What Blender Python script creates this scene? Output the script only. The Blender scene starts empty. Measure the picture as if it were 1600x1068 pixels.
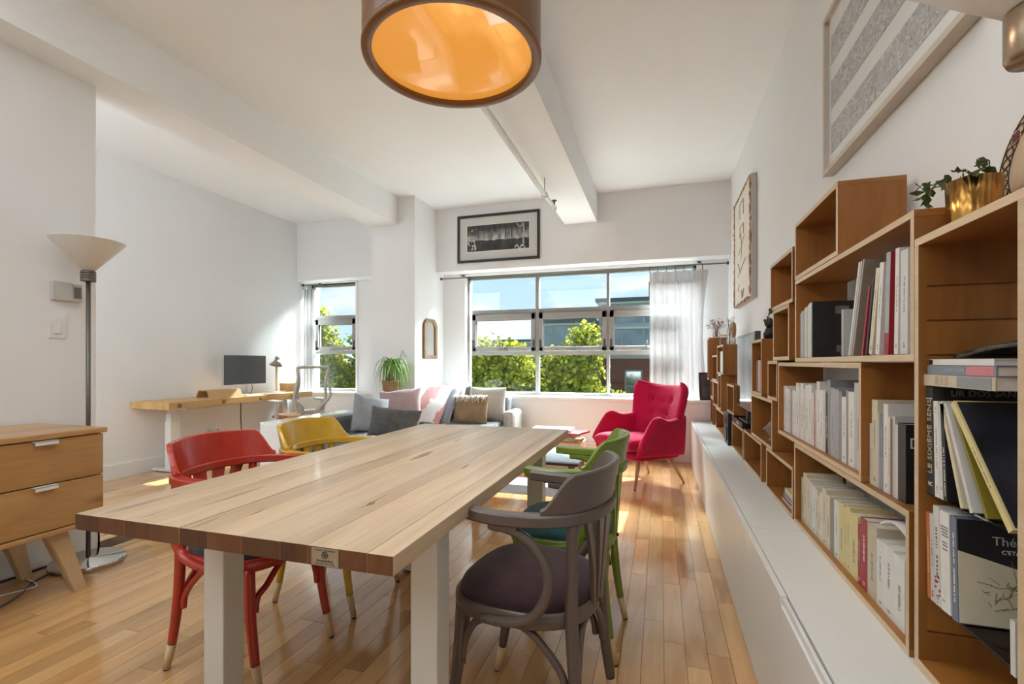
import bpy, bmesh, math, random
from math import sin, cos, pi, radians, sqrt, atan2
from mathutils import Vector, Matrix, noise

S = bpy.context.scene
COL = S.collection
RND = random.Random(7)

# ---------------------------------------------------------------- camera
F = 750.0
V0 = 566.0
TH = math.atan(232 / F)
CAMH = 1.16
cam = bpy.data.cameras.new('camera')
cam.sensor_fit = 'HORIZONTAL'
cam.sensor_width = 36.0
cam.lens = 36.0 * F / 1600
cam.shift_y = (V0 - 534) / 1600
cam.clip_start = 0.05
cam.clip_end = 400
cam_o = bpy.data.objects.new('camera', cam)
cam_o.location = (0, 0, CAMH)
cam_o.rotation_euler = (pi / 2, 0, TH)
COL.objects.link(cam_o)
S.camera = cam_o

# ---------------------------------------------------------------- view, world, sun, lamps
S.view_settings.view_transform = 'Standard'
S.view_settings.look = 'None'
S.view_settings.gamma = 1.0
S.view_settings.use_curve_mapping = False
S.view_settings.exposure = 0.8

w = bpy.data.worlds.new('sky')
S.world = w
w.use_nodes = True
nt = w.node_tree
nt.nodes.clear()
wo = nt.nodes.new('ShaderNodeOutputWorld')
bg = nt.nodes.new('ShaderNodeBackground')
tc = nt.nodes.new('ShaderNodeTexCoord')
sp = nt.nodes.new('ShaderNodeSeparateXYZ')
gr = nt.nodes.new('ShaderNodeValToRGB')
gr.color_ramp.elements[0].position = 0.0
gr.color_ramp.elements[0].color = (0.66, 0.84, 1.0, 1)
gr.color_ramp.elements[1].position = 0.5
gr.color_ramp.elements[1].color = (0.33, 0.62, 1.0, 1)
mp = nt.nodes.new('ShaderNodeMapping')
mp.inputs['Scale'].default_value = (2.2, 2.2, 6.5)
mp.inputs['Location'].default_value = (0.7, 0.2, 0.35)
nz = nt.nodes.new('ShaderNodeTexNoise')
nz.inputs['Scale'].default_value = 1.6
nz.inputs['Detail'].default_value = 9
nz.inputs['Roughness'].default_value = 0.55
cr = nt.nodes.new('ShaderNodeValToRGB')
cr.color_ramp.elements[0].position = 0.48
cr.color_ramp.elements[0].color = (0, 0, 0, 1)
cr.color_ramp.elements[1].position = 0.62
cr.color_ramp.elements[1].color = (1, 1, 1, 1)
mx = nt.nodes.new('ShaderNodeMix')
mx.data_type = 'RGBA'
mx.inputs[7].default_value = (1.0, 1.0, 1.0, 1)
L = nt.links.new
L(tc.outputs['Generated'], sp.inputs[0])
L(sp.outputs['Z'], gr.inputs[0])
L(tc.outputs['Generated'], mp.inputs[0])
L(mp.outputs[0], nz.inputs['Vector'])
L(nz.outputs['Fac'], cr.inputs[0])
L(cr.outputs[0], mx.inputs[0])
L(gr.outputs[0], mx.inputs[6])
L(mx.outputs[2], bg.inputs[0])
bg.inputs[1].default_value = 0.72
L(bg.outputs[0], wo.inputs[0])

sun = bpy.data.lights.new('sun', 'SUN')
sun.energy = 11.0
sun.angle = radians(0.6)
sun.color = (1.0, 0.96, 0.90)
sun_o = bpy.data.objects.new('sun', sun)
sun_o.rotation_euler = Vector((-0.05, -1.0, -0.78)).to_track_quat('-Z', 'Y').to_euler()
sun_o.location = (0, 20, 20)
COL.objects.link(sun_o)

def area_light(name, loc, direction, sx, sy, power, color=(1, 0.98, 0.95)):
    l = bpy.data.lights.new(name, 'AREA')
    l.shape = 'RECTANGLE'
    l.size, l.size_y = sx, sy
    l.energy = power
    l.color = color
    o = bpy.data.objects.new(name, l)
    o.location = loc
    o.rotation_euler = Vector(direction).to_track_quat('-Z', 'Y').to_euler()
    COL.objects.link(o)
    return o

# area lamps added as fill, out of view, with no real fittings behind them
area_light('rear_fill', (-2.2, -2.0, 3.1), (0, 0.15, -1), 2.6, 2.0, 40, (0.89, 0.955, 1.0))  # added general fill from behind the camera
area_light('near_fill', (-1.6, 0.35, 3.2), (0, 0, -1), 4.2, 1.6, 26, (0.89, 0.955, 1.0))  # added overhead fill to brighten the near floor and tabletop
area_light('nook_fill', (-4.4, 0.2, 2.2), (0.0, 1, -0.25), 1.5, 1.7, 31, (0.89, 0.955, 1.0))  # added fill hidden by the partition, brightens the left wall
# area lamps added outside, above the view, to boost daylight through both windows
area_light('daylight_fill', (0.3, 8.8, 6.1), (-0.22, -1, -0.92), 4.8, 3.2, 12500, (0.85, 0.945, 1.0))
area_light('daylight_fill_narrow', (-6.0, 8.8, 6.1), (0.12, -1, -0.92), 1.5, 3.2, 3200, (0.85, 0.945, 1.0))

# ---------------------------------------------------------------- materials
def new_mat(name):
    m = bpy.data.materials.new(name)
    m.use_nodes = True
    n = m.node_tree
    b = n.nodes['Principled BSDF']
    return m, n, b

def nd(n, t, **kw):
    x = n.nodes.new(t)
    for k, v in kw.items():
        setattr(x, k, v)
    return x

def coords(n, scale=(1, 1, 1), kind='Object', rot=(0, 0, 0)):
    t = nd(n, 'ShaderNodeTexCoord')
    m = nd(n, 'ShaderNodeMapping')
    m.inputs['Scale'].default_value = scale
    m.inputs['Rotation'].default_value = rot
    n.links.new(t.outputs[kind], m.inputs[0])
    return m.outputs[0]

def ramp(n, src, stops):
    r = nd(n, 'ShaderNodeValToRGB')
    e = r.color_ramp.elements
    while len(e) > 1:
        e.remove(e[-1])
    e[0].position = stops[0][0]
    e[0].color = (*stops[0][1], 1)
    for p, c in stops[1:]:
        k = e.new(p)
        k.color = (*c, 1)
    n.links.new(src, r.inputs[0])
    return r.outputs[0]

def bump(n, b, src, strength, dist=0.002):
    k = nd(n, 'ShaderNodeBump')
    k.inputs['Strength'].default_value = strength
    k.inputs['Distance'].default_value = dist
    n.links.new(src, k.inputs['Height'])
    n.links.new(k.outputs[0], b.inputs['Normal'])

MC = {}
def paint(name, c, rough=0.5, var=0.04, scale=6.0, bmp=0.05, spec=0.5, metal=0.0, coat=0.0):
    """painted or plain surface with a little tonal variation"""
    if name in MC:
        return MC[name]
    m, n, b = new_mat(name)
    z = nd(n, 'ShaderNodeTexNoise')
    z.inputs['Scale'].default_value = scale
    z.inputs['Detail'].default_value = 4
    n.links.new(coords(n), z.inputs['Vector'])
    lo = tuple(max(0, x * (1 - var)) for x in c)
    hi = tuple(min(1, x * (1 + var)) for x in c)
    n.links.new(ramp(n, z.outputs['Fac'], [(0.3, lo), (0.7, hi)]), b.inputs['Base Color'])
    b.inputs['Roughness'].default_value = rough
    b.inputs['Metallic'].default_value = metal
    b.inputs['Specular IOR Level'].default_value = spec
    b.inputs['Coat Weight'].default_value = coat
    if bmp:
        z2 = nd(n, 'ShaderNodeTexNoise')
        z2.inputs['Scale'].default_value = scale * 30
        n.links.new(coords(n), z2.inputs['Vector'])
        bump(n, b, z2.outputs['Fac'], bmp)
    MC[name] = m
    return m

def wood(name, cols, axis='Y', scale=5.0, stretch=12.0, rough=0.4, rnd=0.12, coat=0.0, knots=True):
    """long-grained timber; each object of it is a shade of its own"""
    if name in MC:
        return MC[name]
    m, n, b = new_mat(name)
    i = 'XYZ'.index(axis)
    sc = [1.0, 1.0, 1.0]
    sc[i] = 1.0 / stretch
    oi = nd(n, 'ShaderNodeObjectInfo')
    ge = nd(n, 'ShaderNodeNewGeometry')
    ad = nd(n, 'ShaderNodeMath', operation='ADD')
    n.links.new(oi.outputs['Random'], ad.inputs[0])
    n.links.new(ge.outputs['Random Per Island'], ad.inputs[1])
    fr = nd(n, 'ShaderNodeMath', operation='FRACT')
    n.links.new(ad.outputs[0], fr.inputs[0])
    t = nd(n, 'ShaderNodeTexCoord')
    mul = nd(n, 'ShaderNodeVectorMath', operation='SCALE')
    mul.inputs[0].default_value = (37.0, 61.0, 23.0)
    n.links.new(fr.outputs[0], mul.inputs['Scale'])
    va = nd(n, 'ShaderNodeVectorMath', operation='ADD')
    n.links.new(t.outputs['Object'], va.inputs[0])
    n.links.new(mul.outputs[0], va.inputs[1])
    mpn = nd(n, 'ShaderNodeMapping')
    mpn.inputs['Scale'].default_value = sc
    n.links.new(va.outputs[0], mpn.inputs[0])
    z = nd(n, 'ShaderNodeTexNoise')
    z.inputs['Scale'].default_value = scale
    z.inputs['Detail'].default_value = 6
    z.inputs['Roughness'].default_value = 0.6
    z.inputs['Distortion'].default_value = 0.6
    n.links.new(mpn.outputs[0], z.inputs['Vector'])
    st = [(0.28 + 0.44 * k / (len(cols) - 1), c) for k, c in enumerate(cols)]
    base = ramp(n, z.outputs['Fac'], st)
    z2 = nd(n, 'ShaderNodeTexNoise')
    z2.inputs['Scale'].default_value = scale * 14
    z2.inputs['Detail'].default_value = 3
    n.links.new(mpn.outputs[0], z2.inputs['Vector'])
    hv = nd(n, 'ShaderNodeHueSaturation')
    mr = nd(n, 'ShaderNodeMapRange')
    mr.inputs['To Min'].default_value = 1 - rnd
    mr.inputs['To Max'].default_value = 1 + rnd
    n.links.new(fr.outputs[0], mr.inputs['Value'])
    mr2 = nd(n, 'ShaderNodeMapRange')
    mr2.inputs['From Min'].default_value = 0.3
    mr2.inputs['From Max'].default_value = 0.7
    mr2.inputs['To Min'].default_value = 0.93
    mr2.inputs['To Max'].default_value = 1.05
    n.links.new(z2.outputs['Fac'], mr2.inputs['Value'])
    mm = nd(n, 'ShaderNodeMath', operation='MULTIPLY')
    n.links.new(mr.outputs[0], mm.inputs[0])
    n.links.new(mr2.outputs[0], mm.inputs[1])
    n.links.new(mm.outputs[0], hv.inputs['Value'])
    n.links.new(base, hv.inputs['Color'])
    out = hv.outputs[0]
    if knots:
        z3 = nd(n, 'ShaderNodeTexNoise')
        z3.inputs['Scale'].default_value = scale * 1.1
        z3.inputs['Detail'].default_value = 2
        sc2 = [1.6, 1.6, 1.6]
        sc2[i] = 0.35
        mp2 = nd(n, 'ShaderNodeMapping')
        mp2.inputs['Scale'].default_value = sc2
        n.links.new(va.outputs[0], mp2.inputs[0])
        n.links.new(mp2.outputs[0], z3.inputs['Vector'])
        kf = ramp(n, z3.outputs['Fac'], [(0.66, (0, 0, 0)), (0.80, (1, 1, 1))])
        mxx = nd(n, 'ShaderNodeMix', data_type='RGBA')
        n.links.new(kf, mxx.inputs[0])
        n.links.new(out, mxx.inputs[6])
        d = cols[0]
        mxx.inputs[7].default_value = (d[0] * 0.62, d[1] * 0.52, d[2] * 0.42, 1)
        out = mxx.outputs[2]
    n.links.new(out, b.inputs['Base Color'])
    b.inputs['Roughness'].default_value = rough
    b.inputs['Coat Weight'].default_value = coat
    b.inputs['Coat Roughness'].default_value = 0.08
    bump(n, b, z2.outputs['Fac'], 0.08)
    MC[name] = m
    return m

def fabric(name, c, c2=None, rough=0.95, scale=14.0, weave=420.0, sheen=0.25, bmp=0.35):
    if name in MC:
        return MC[name]
    c2 = c2 or tuple(x * 0.8 for x in c)
    m, n, b = new_mat(name)
    z = nd(n, 'ShaderNodeTexNoise')
    z.inputs['Scale'].default_value = scale
    z.inputs['Detail'].default_value = 7
    z.inputs['Roughness'].default_value = 0.65
    n.links.new(coords(n), z.inputs['Vector'])
    n.links.new(ramp(n, z.outputs['Fac'], [(0.3, c2), (0.7, c)]), b.inputs['Base Color'])
    b.inputs['Roughness'].default_value = rough
    b.inputs['Sheen Weight'].default_value = sheen
    b.inputs['Specular IOR Level'].default_value = 0.2
    z2 = nd(n, 'ShaderNodeTexNoise')
    z2.inputs['Scale'].default_value = weave
    n.links.new(coords(n), z2.inputs['Vector'])
    bump(n, b, z2.outputs['Fac'], bmp, 0.003)
    MC[name] = m
    return m

def glassy(name, tint=(0.93, 0.96, 0.95), refl=0.07):
    """thin window glass"""
    m, n, b = new_mat(name)
    n.nodes.remove(b)
    out = n.nodes['Material Output']
    tr = nd(n, 'ShaderNodeBsdfTransparent')
    tr.inputs[0].default_value = (*tint, 1)
    gl = nd(n, 'ShaderNodeBsdfGlossy')
    gl.inputs['Roughness'].default_value = 0.02
    fz = nd(n, 'ShaderNodeLayerWeight')
    fz.inputs[0].default_value = 0.25
    mr = nd(n, 'ShaderNodeMapRange')
    mr.inputs['To Min'].default_value = refl * 0.1
    mr.inputs['To Max'].default_value = 0.7
    n.links.new(fz.outputs['Fresnel'], mr.inputs['Value'])
    mx = nd(n, 'ShaderNodeMixShader')
    n.links.new(mr.outputs[0], mx.inputs[0])
    n.links.new(tr.outputs[0], mx.inputs[1])
    n.links.new(gl.outputs[0], mx.inputs[2])
    n.links.new(mx.outputs[0], out.inputs[0])
    return m

def sheer(name, c=(0.60, 0.60, 0.60), transp=0.10):
    m, n, b = new_mat(name)
    n.nodes.remove(b)
    out = n.nodes['Material Output']
    df = nd(n, 'ShaderNodeBsdfDiffuse')
    df.inputs[0].default_value = (*c, 1)
    tl = nd(n, 'ShaderNodeBsdfTranslucent')
    tl.inputs[0].default_value = (*c, 1)
    tr = nd(n, 'ShaderNodeBsdfTransparent')
    a = nd(n, 'ShaderNodeMixShader')
    a.inputs[0].default_value = 0.07
    n.links.new(df.outputs[0], a.inputs[1])
    n.links.new(tl.outputs[0], a.inputs[2])
    k = nd(n, 'ShaderNodeMixShader')
    k.inputs[0].default_value = transp
    n.links.new(a.outputs[0], k.inputs[1])
    n.links.new(tr.outputs[0], k.inputs[2])
    n.links.new(k.outputs[0], out.inputs[0])
    return m

def leaf_mat(name, lo, hi, trans=0.35, scale=3.0):
    m, n, b = new_mat(name)
    out = n.nodes['Material Output']
    ge = nd(n, 'ShaderNodeNewGeometry')
    col = ramp(n, ge.outputs['Random Per Island'], [(0.0, lo), (1.0, hi)])
    n.links.new(col, b.inputs['Base Color'])
    b.inputs['Roughness'].default_value = 0.55
    tl = nd(n, 'ShaderNodeBsdfTranslucent')
    n.links.new(col, tl.inputs[0])
    k = nd(n, 'ShaderNodeMixShader')
    k.inputs[0].default_value = trans
    n.links.new(b.outputs[0], k.inputs[1])
    n.links.new(tl.outputs[0], k.inputs[2])
    n.links.new(k.outputs[0], out.inputs[0])
    return m

M_WALL = paint('wall_paint', (0.85, 0.855, 0.86), 0.65, 0.012, 2.0, 0.04)
M_CEIL = paint('ceiling_paint', (0.90, 0.91, 0.92), 0.7, 0.012, 2.0, 0.03)
M_TRIM = paint('trim_paint', (0.83, 0.825, 0.81), 0.38, 0.01, 2.0, 0.0)
M_FRAME = paint('window_frame_paint', (0.27, 0.26, 0.245), 0.4, 0.03, 5.0, 0.0)
M_WHITE = paint('white_lacquer', (0.80, 0.80, 0.78), 0.35, 0.01, 2.0, 0.0)
M_GLOSSW = paint('glossy_white', (0.86, 0.86, 0.85), 0.08, 0.01, 2.0, 0.0, coat=0.5)
M_CHROME = paint('chrome', (0.62, 0.62, 0.61), 0.1, 0.03, 4.0, 0.0, metal=1.0)
M_NICKEL = paint('brushed_nickel', (0.17, 0.16, 0.145), 0.38, 0.05, 30.0, 0.05, metal=0.7)
M_BLACK = paint('black_plastic', (0.015, 0.015, 0.016), 0.35, 0.1, 8.0, 0.0)
M_DARK = paint('dark_metal', (0.04, 0.038, 0.036), 0.4, 0.1, 8.0, 0.0)
M_PAPER = paint('paper', (0.80, 0.77, 0.70), 0.8, 0.05, 60.0, 0.1)
M_GAP = paint('dark_gap', (0.10, 0.055, 0.02), 0.8, 0.1, 8.0, 0.0)
M_FLOOR = wood('maple_flooring', [(0.41, 0.20, 0.066), (0.60, 0.345, 0.14), (0.68, 0.425, 0.195)], 'Y', 3.2, 9.0, 0.16, 0.17, 0.35)
M_STAVE = wood('table_maple', [(0.38, 0.255, 0.145), (0.54, 0.40, 0.255), (0.63, 0.49, 0.335)], 'Y', 7.0, 16.0, 0.36, 0.10, 0.05)
M_PINE = wood('shelf_pine', [(0.21, 0.072, 0.011), (0.305, 0.118, 0.022), (0.385, 0.168, 0.042)], 'Y', 6.0, 10.0, 0.42, 0.12)
M_PINEZ = wood('shelf_pine_upright', [(0.21, 0.072, 0.011), (0.305, 0.118, 0.022), (0.385, 0.168, 0.042)], 'Z', 6.0, 10.0, 0.42, 0.12)
M_EDGE = wood('pale_board_edge', [(0.56, 0.40, 0.235), (0.68, 0.52, 0.34)], 'Y', 9.0, 12.0, 0.45, 0.08, knots=False)
M_OAK = wood('dresser_beech', [(0.36, 0.185, 0.065), (0.49, 0.28, 0.11), (0.57, 0.345, 0.15)], 'Y', 4.5, 7.0, 0.32, 0.10, 0.15)
M_OAKL = wood('dresser_leg_beech', [(0.52, 0.36, 0.19), (0.62, 0.45, 0.27)], 'Z', 8.0, 8.0, 0.4, 0.04, knots=False)
M_DESK = wood('desk_fir', [(0.52, 0.29, 0.095), (0.64, 0.40, 0.16), (0.70, 0.47, 0.21)], 'Y', 5.0, 10.0, 0.4, 0.05)
M_TIP = wood('leg_tip_wood', [(0.60, 0.42, 0.21), (0.68, 0.50, 0.29)], 'Z', 10.0, 6.0, 0.45, 0.04, knots=False)
M_GLASS = glassy('window_glass')

# ---------------------------------------------------------------- mesh helpers
class MB:
    """collects shapes, then links them as ONE mesh object"""
    def __init__(s):
        s.v, s.f, s.sm = [], [], []

    def add(s, vs, fs, smooth=False):
        o = len(s.v)
        s.v += [tuple(p) for p in vs]
        s.f += [tuple(i + o for i in q) for q in fs]
        s.sm += [smooth] * len(fs)
        return s

    def box(s, x0, x1, y0, y1, z0, z1, bev=0.0, m=None):
        if bev <= 0:
            vs = [(x, y, z) for x in (x0, x1) for y in (y0, y1) for z in (z0, z1)]
            fs = [(0, 1, 3, 2), (4, 6, 7, 5), (0, 4, 5, 1), (2, 3, 7, 6), (0, 2, 6, 4), (1, 5, 7, 3)]
        else:
            bm = bmesh.new()
            bmesh.ops.create_cube(bm, size=1)
            for q in bm.verts:
                q.co = ((x0 + x1) / 2 + q.co.x * (x1 - x0), (y0 + y1) / 2 + q.co.y * (y1 - y0), (z0 + z1) / 2 + q.co.z * (z1 - z0))
            bmesh.ops.bevel(bm, geom=list(bm.edges), offset=bev, segments=2, profile=0.6, affect='EDGES')
            bm.verts.index_update()
            vs = [q.co.copy() for q in bm.verts]
            fs = [[q.index for q in f.verts] for f in bm.faces]
            bm.free()
        if m is not None:
            vs = [m @ Vector(q) for q in vs]
        return s.add(vs, fs)

    def prism(s, pts, axis, a, b):
        """closed outline (in the two other axes) pushed along axis from a to b"""
        n = len(pts)
        def mk(p, h):
            if axis == 'X': return (h, p[0], p[1])
            if axis == 'Y': return (p[0], h, p[1])
            return (p[0], p[1], h)
        vs = [mk(p, a) for p in pts] + [mk(p, b) for p in pts]
        fs = [tuple(range(n))[::-1], tuple(range(n, 2 * n))]
        fs += [(i, (i + 1) % n, n + (i + 1) % n, n + i) for i in range(n)]
        return s.add(vs, fs)

    def tube(s, pts, r, n=10, caps=True, smooth_path=0, flat=None):
        """round rod along a path; r number or list; flat=(w,h) gives a rounded bar"""
        P = [Vector(p) for p in pts]
        R = list(r) if isinstance(r, (list, tuple)) else [r] * len(P)
        if smooth_path:
            P2, R2 = [], []
            for i in range(len(P) - 1):
                p0 = P[max(i - 1, 0)]; p1 = P[i]; p2 = P[i + 1]; p3 = P[min(i + 2, len(P) - 1)]
                for k in range(smooth_path):
                    t = k / smooth_path
                    q = 0.5 * ((2 * p1) + (p2 - p0) * t + (2 * p0 - 5 * p1 + 4 * p2 - p3) * t * t + (3 * p1 - p0 - 3 * p2 + p3) * t ** 3)
                    P2.append(q); R2.append(R[i] + (R[i + 1] - R[i]) * t)
            P2.append(P[-1]); R2.append(R[-1])
            P, R = P2, R2
        vs, fs = [], []
        up = None
        for i, p in enumerate(P):
            d = (P[min(i + 1, len(P) - 1)] - P[max(i - 1, 0)]).normalized()
            if up is None:
                up = Vector((0, 0, 1)) if abs(d.z) < 0.9 else Vector((1, 0, 0))
            a = d.cross(up)
            if a.length < 1e-5:
                a = d.cross(Vector((0, 1, 0)))
            a.normalize()
            b = a.cross(d).normalized()
            up = b
            for k in range(n):
                t = 2 * pi * (k + 0.5) / n
                vs.append(p + a * (R[i] * cos(t)) + b * (R[i] * sin(t)))
        for i in range(len(P) - 1):
            for k in range(n):
                fs.append((i * n + k, i * n + (k + 1) % n, (i + 1) * n + (k + 1) % n, (i + 1) * n + k))
        s.add(vs, fs, True)
        if caps:
            s.add(vs[:n], [tuple(range(n))[::-1]])
            s.add(vs[-n:], [tuple(range(n))])
        return s

    def bar(s, pts, prof, closed=True, smooth=False):
        """sweep of a profile in (side, up) with up kept vertical"""
        P = [Vector(p) for p in pts]
        n = len(prof)
        vs, fs = [], []
        for i, p in enumerate(P):
            d = (P[min(i + 1, len(P) - 1)] - P[max(i - 1, 0)])
            d.z = 0
            d.normalize()
            side = Vector((d.y, -d.x, 0))
            for q in prof:
                vs.append(p + side * q[0] + Vector((0, 0, q[1])))
        for i in range(len(P) - 1):
            for k in range(n):
                fs.append((i * n + k, i * n + (k + 1) % n, (i + 1) * n + (k + 1) % n, (i + 1) * n + k))
        fs.append(tuple(range(n))[::-1])
        fs.append(tuple(range((len(P) - 1) * n, len(P) * n)))
        return s.add(vs, fs, smooth)

    def lathe(s, prof, n=32, c=(0, 0, 0), smooth=True, ring=False, cap=True):
        """profile of (radius, z) turned round a vertical axis"""
        vs, fs = [], []
        for r, z in prof:
            for k in range(n):
                t = 2 * pi * k / n
                vs.append((c[0] + r * cos(t), c[1] + r * sin(t), c[2] + z))
        for i in range(len(prof) - 1):
            for k in range(n):
                fs.append((i * n + k, i * n + (k + 1) % n, (i + 1) * n + (k + 1) % n, (i + 1) * n + k))
        if ring:
            e = (len(prof) - 1) * n
            fs += [(e + k, e + (k + 1) % n, (k + 1) % n, k) for k in range(n)]
        s.add(vs, fs, smooth)
        if ring or not cap:
            return s
        if prof[0][0] > 1e-6:
            s.add(vs[:n], [tuple(range(n))[::-1]])
        if prof[-1][0] > 1e-6:
            s.add(vs[-n:], [tuple(range(n))])
        return s

    def grid(s, fn, nu, nv, closed_u=False, smooth=True):
        vs = [fn(i / (nu if closed_u else nu - 1), j / (nv - 1)) for j in range(nv) for i in range(nu)]
        fs = []
        for j in range(nv - 1):
            for i in range(nu if closed_u else nu - 1):
                i2 = (i + 1) % nu
                fs.append((j * nu + i, j * nu + i2, (j + 1) * nu + i2, (j + 1) * nu + i))
        return s.add(vs, fs, smooth)

    def slab(s, P, th, ns=24, nt_=24, e=0.5, push=None):
        """thick soft-edged panel: P(a,b) is the middle surface, a in -1..1, b in 0..1; th(a,b) half thickness"""
        def nrm(a, b):
            h = 0.01
            da = Vector(P(min(a + h, 1), b)) - Vector(P(max(a - h, -1), b))
            db = Vector(P(a, min(b + h, 1))) - Vector(P(a, max(b - h, 0)))
            return da.cross(db).normalized()
        def sg(x):
            return math.copysign(abs(x) ** e, x)
        vs = []
        rows = nt_ + 1
        n = ns * 2
        for j in range(rows):
            b = 0.5 - 0.5 * cos(pi * j / nt_)
            for k in range(n):
                t = 2 * pi * k / n
                a = sg(cos(t))
                p = Vector(P(a, b))
                nn = nrm(a, b)
                end = max(0.0, 1 - abs(2 * b - 1) ** 10) ** 0.5
                d = th(a, b) * sg(sin(t)) * end
                if push and sin(t) > 0:
                    d -= push(a, b)
                vs.append(p + nn * d)
        fs = []
        for j in range(rows - 1):
            for k in range(n):
                fs.append((j * n + k, j * n + (k + 1) % n, (j + 1) * n + (k + 1) % n, (j + 1) * n + k))
        return s.add(vs, fs, True)

    def pillow(s, w_, h_, t_, m=None, n=22, crush=0.0, seed=0.0, p=2.6):
        """stuffed cushion standing in x (width) and z (height), thick in y"""
        for sgn in (1, -1):
            vs, fs = [], []
            for j in range(n + 1):
                for i in range(n + 1):
                    a = 2 * i / n - 1
                    b = 2 * j / n - 1
                    a = sin(a * pi / 2); b = sin(b * pi / 2)
                    k = max(0, (1 - abs(a) ** p) * (1 - abs(b) ** p)) ** 0.5
                    x = a * w_ / 2 * (1 - 0.06 * (1 - b * b) * abs(a))
                    z = b * h_ / 2 * (1 - 0.06 * (1 - a * a) * abs(b))
                    y = sgn * k * t_ / 2
                    if crush:
                        q = noise.noise(Vector((x * 7 + seed, z * 7, seed + sgn)))
                        y += sgn * q * crush * k
                        z += crush * 0.7 * noise.noise(Vector((x * 5, seed, 3.0))) * (0.5 + b / 2)
                    vs.append(Vector((x, y, z)))
            for j in range(n):
                for i in range(n):
                    q = (j * (n + 1) + i, j * (n + 1) + i + 1, (j + 1) * (n + 1) + i + 1, (j + 1) * (n + 1) + i)
                    fs.append(q if sgn < 0 else q[::-1])
            if m is not None:
                vs = [m @ q for q in vs]
            s.add(vs, fs, True)
        return s

    def ball(s, c, r, n=12, sq=(1, 1, 1)):
        vs, fs = [], []
        for j in range(n + 1):
            ph = pi * j / n
            for k in range(n):
                t = 2 * pi * k / n
                vs.append((c[0] + r * sq[0] * sin(ph) * cos(t), c[1] + r * sq[1] * sin(ph) * sin(t), c[2] + r * sq[2] * cos(ph)))
        for j in range(n):
            for k in range(n):
                fs.append((j * n + k, (j + 1) * n + k, (j + 1) * n + (k + 1) % n, j * n + (k + 1) % n))
        return s.add(vs, fs, True)

    def xf(s, m):
        s.v = [tuple(m @ Vector(q)) for q in s.v]
        return s

    def build(s, name, mat_, parent=None, loc=(0, 0, 0), label=None):
        me = bpy.data.meshes.new(name)
        me.from_pydata(s.v, [], s.f)
        me.polygons.foreach_set('use_smooth', s.sm)
        me.materials.append(mat_)
        bm = bmesh.new()
        bm.from_mesh(me)
        bmesh.ops.remove_doubles(bm, verts=list(bm.verts), dist=1e-6)
        bmesh.ops.recalc_face_normals(bm, faces=list(bm.faces))
        bm.to_mesh(me)
        bm.free()
        o = bpy.data.objects.new(name, me)
        COL.objects.link(o)
        o.location = loc
        if parent:
            o.parent = parent
        if label:
            o['label'] = label
        return o

def tag(o, label, cat, group=None, kind=None):
    if label: o['label'] = label
    if cat: o['category'] = cat
    if group: o['group'] = group
    if kind: o['kind'] = kind
    return o

def thing(name, label, cat, loc=(0, 0, 0), rz=0.0, group=None):
    o = bpy.data.objects.new(name, None)
    o.empty_display_size = 0.1
    COL.objects.link(o)
    o.location = loc
    o.rotation_euler = (0, 0, rz)
    return tag(o, label, cat, group)

def struct(name, mb, m, parent=None):
    o = mb.build(name, m, parent)
    if not parent:
        o['kind'] = 'structure'
    return o

def B(*a, **k):
    return MB().box(*a, **k)

def copy_tree(o, parent=None):
    c = o.copy()
    COL.objects.link(c)
    c.parent = parent
    for ch in list(o.children):
        copy_tree(ch, c)
    return c

def lettering(name, body, size, m, parent, mtx, extrude=0.0004, align='CENTER'):
    cu = bpy.data.curves.new('lettering', 'FONT')
    cu.body = body
    cu.size = size
    cu.extrude = extrude
    cu.align_x = align
    cu.align_y = 'CENTER'
    cu.resolution_u = 2
    t = bpy.data.objects.new('lettering', cu)
    COL.objects.link(t)
    bpy.context.view_layer.update()
    me = bpy.data.meshes.new_from_object(t.evaluated_get(bpy.context.evaluated_depsgraph_get()))
    bpy.data.objects.remove(t)
    me.transform(mtx)
    me.materials.clear()
    me.materials.append(m)
    o = bpy.data.objects.new(name, me)
    COL.objects.link(o)
    o.parent = parent
    return o

def face_m(origin, right, up):
    r = Vector(right).normalized(); u = Vector(up).normalized(); n = r.cross(u)
    m = Matrix((r, u, n)).transposed().to_4x4()
    m.translation = Vector(origin)
    return m

# ---------------------------------------------------------------- the setting
XL, XR, YB, ZC, YR = -5.22, 0.765, 5.94, 3.235, -4.2
XP, XP2, YP = -3.375, -3.53, 2.10
ZW0, ZW1 = 0.72, 2.385      # window recess
YW = 6.16                   # recess wall plane
YG = 6.28                   # glass plane

struct('floor', B(XL - 0.1, XR + 0.1, YR, YB + 0.05, -0.06, -0.010), M_GAP)
struct('ceiling', B(XL - 0.1, XR + 0.1, YR, YB + 0.5, ZC, ZC + 0.1), M_CEIL)
struct('wall_left', B(XL - 0.1, XL, YR, YB + 0.5, -0.01, ZC), M_WALL)
struct('wall_right', B(XR, XR + 0.1, YR, YB + 0.5, -0.01, ZC), M_WALL)
struct('wall_rear', B(XL, XR, YR - 0.1, YR, -0.01, ZC), M_WALL)
mb = MB()
mb.box(XL, XR, YB, YB + 0.42, -0.01, ZW0 - 0.03)             # under the sills
mb.box(XL, XR, YB, YB + 0.42, ZW1, ZC)                       # bulkhead
mb.box(XP2, -2.918, 5.94, 6.36, ZW0 - 0.03, ZW1)             # between the windows
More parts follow.
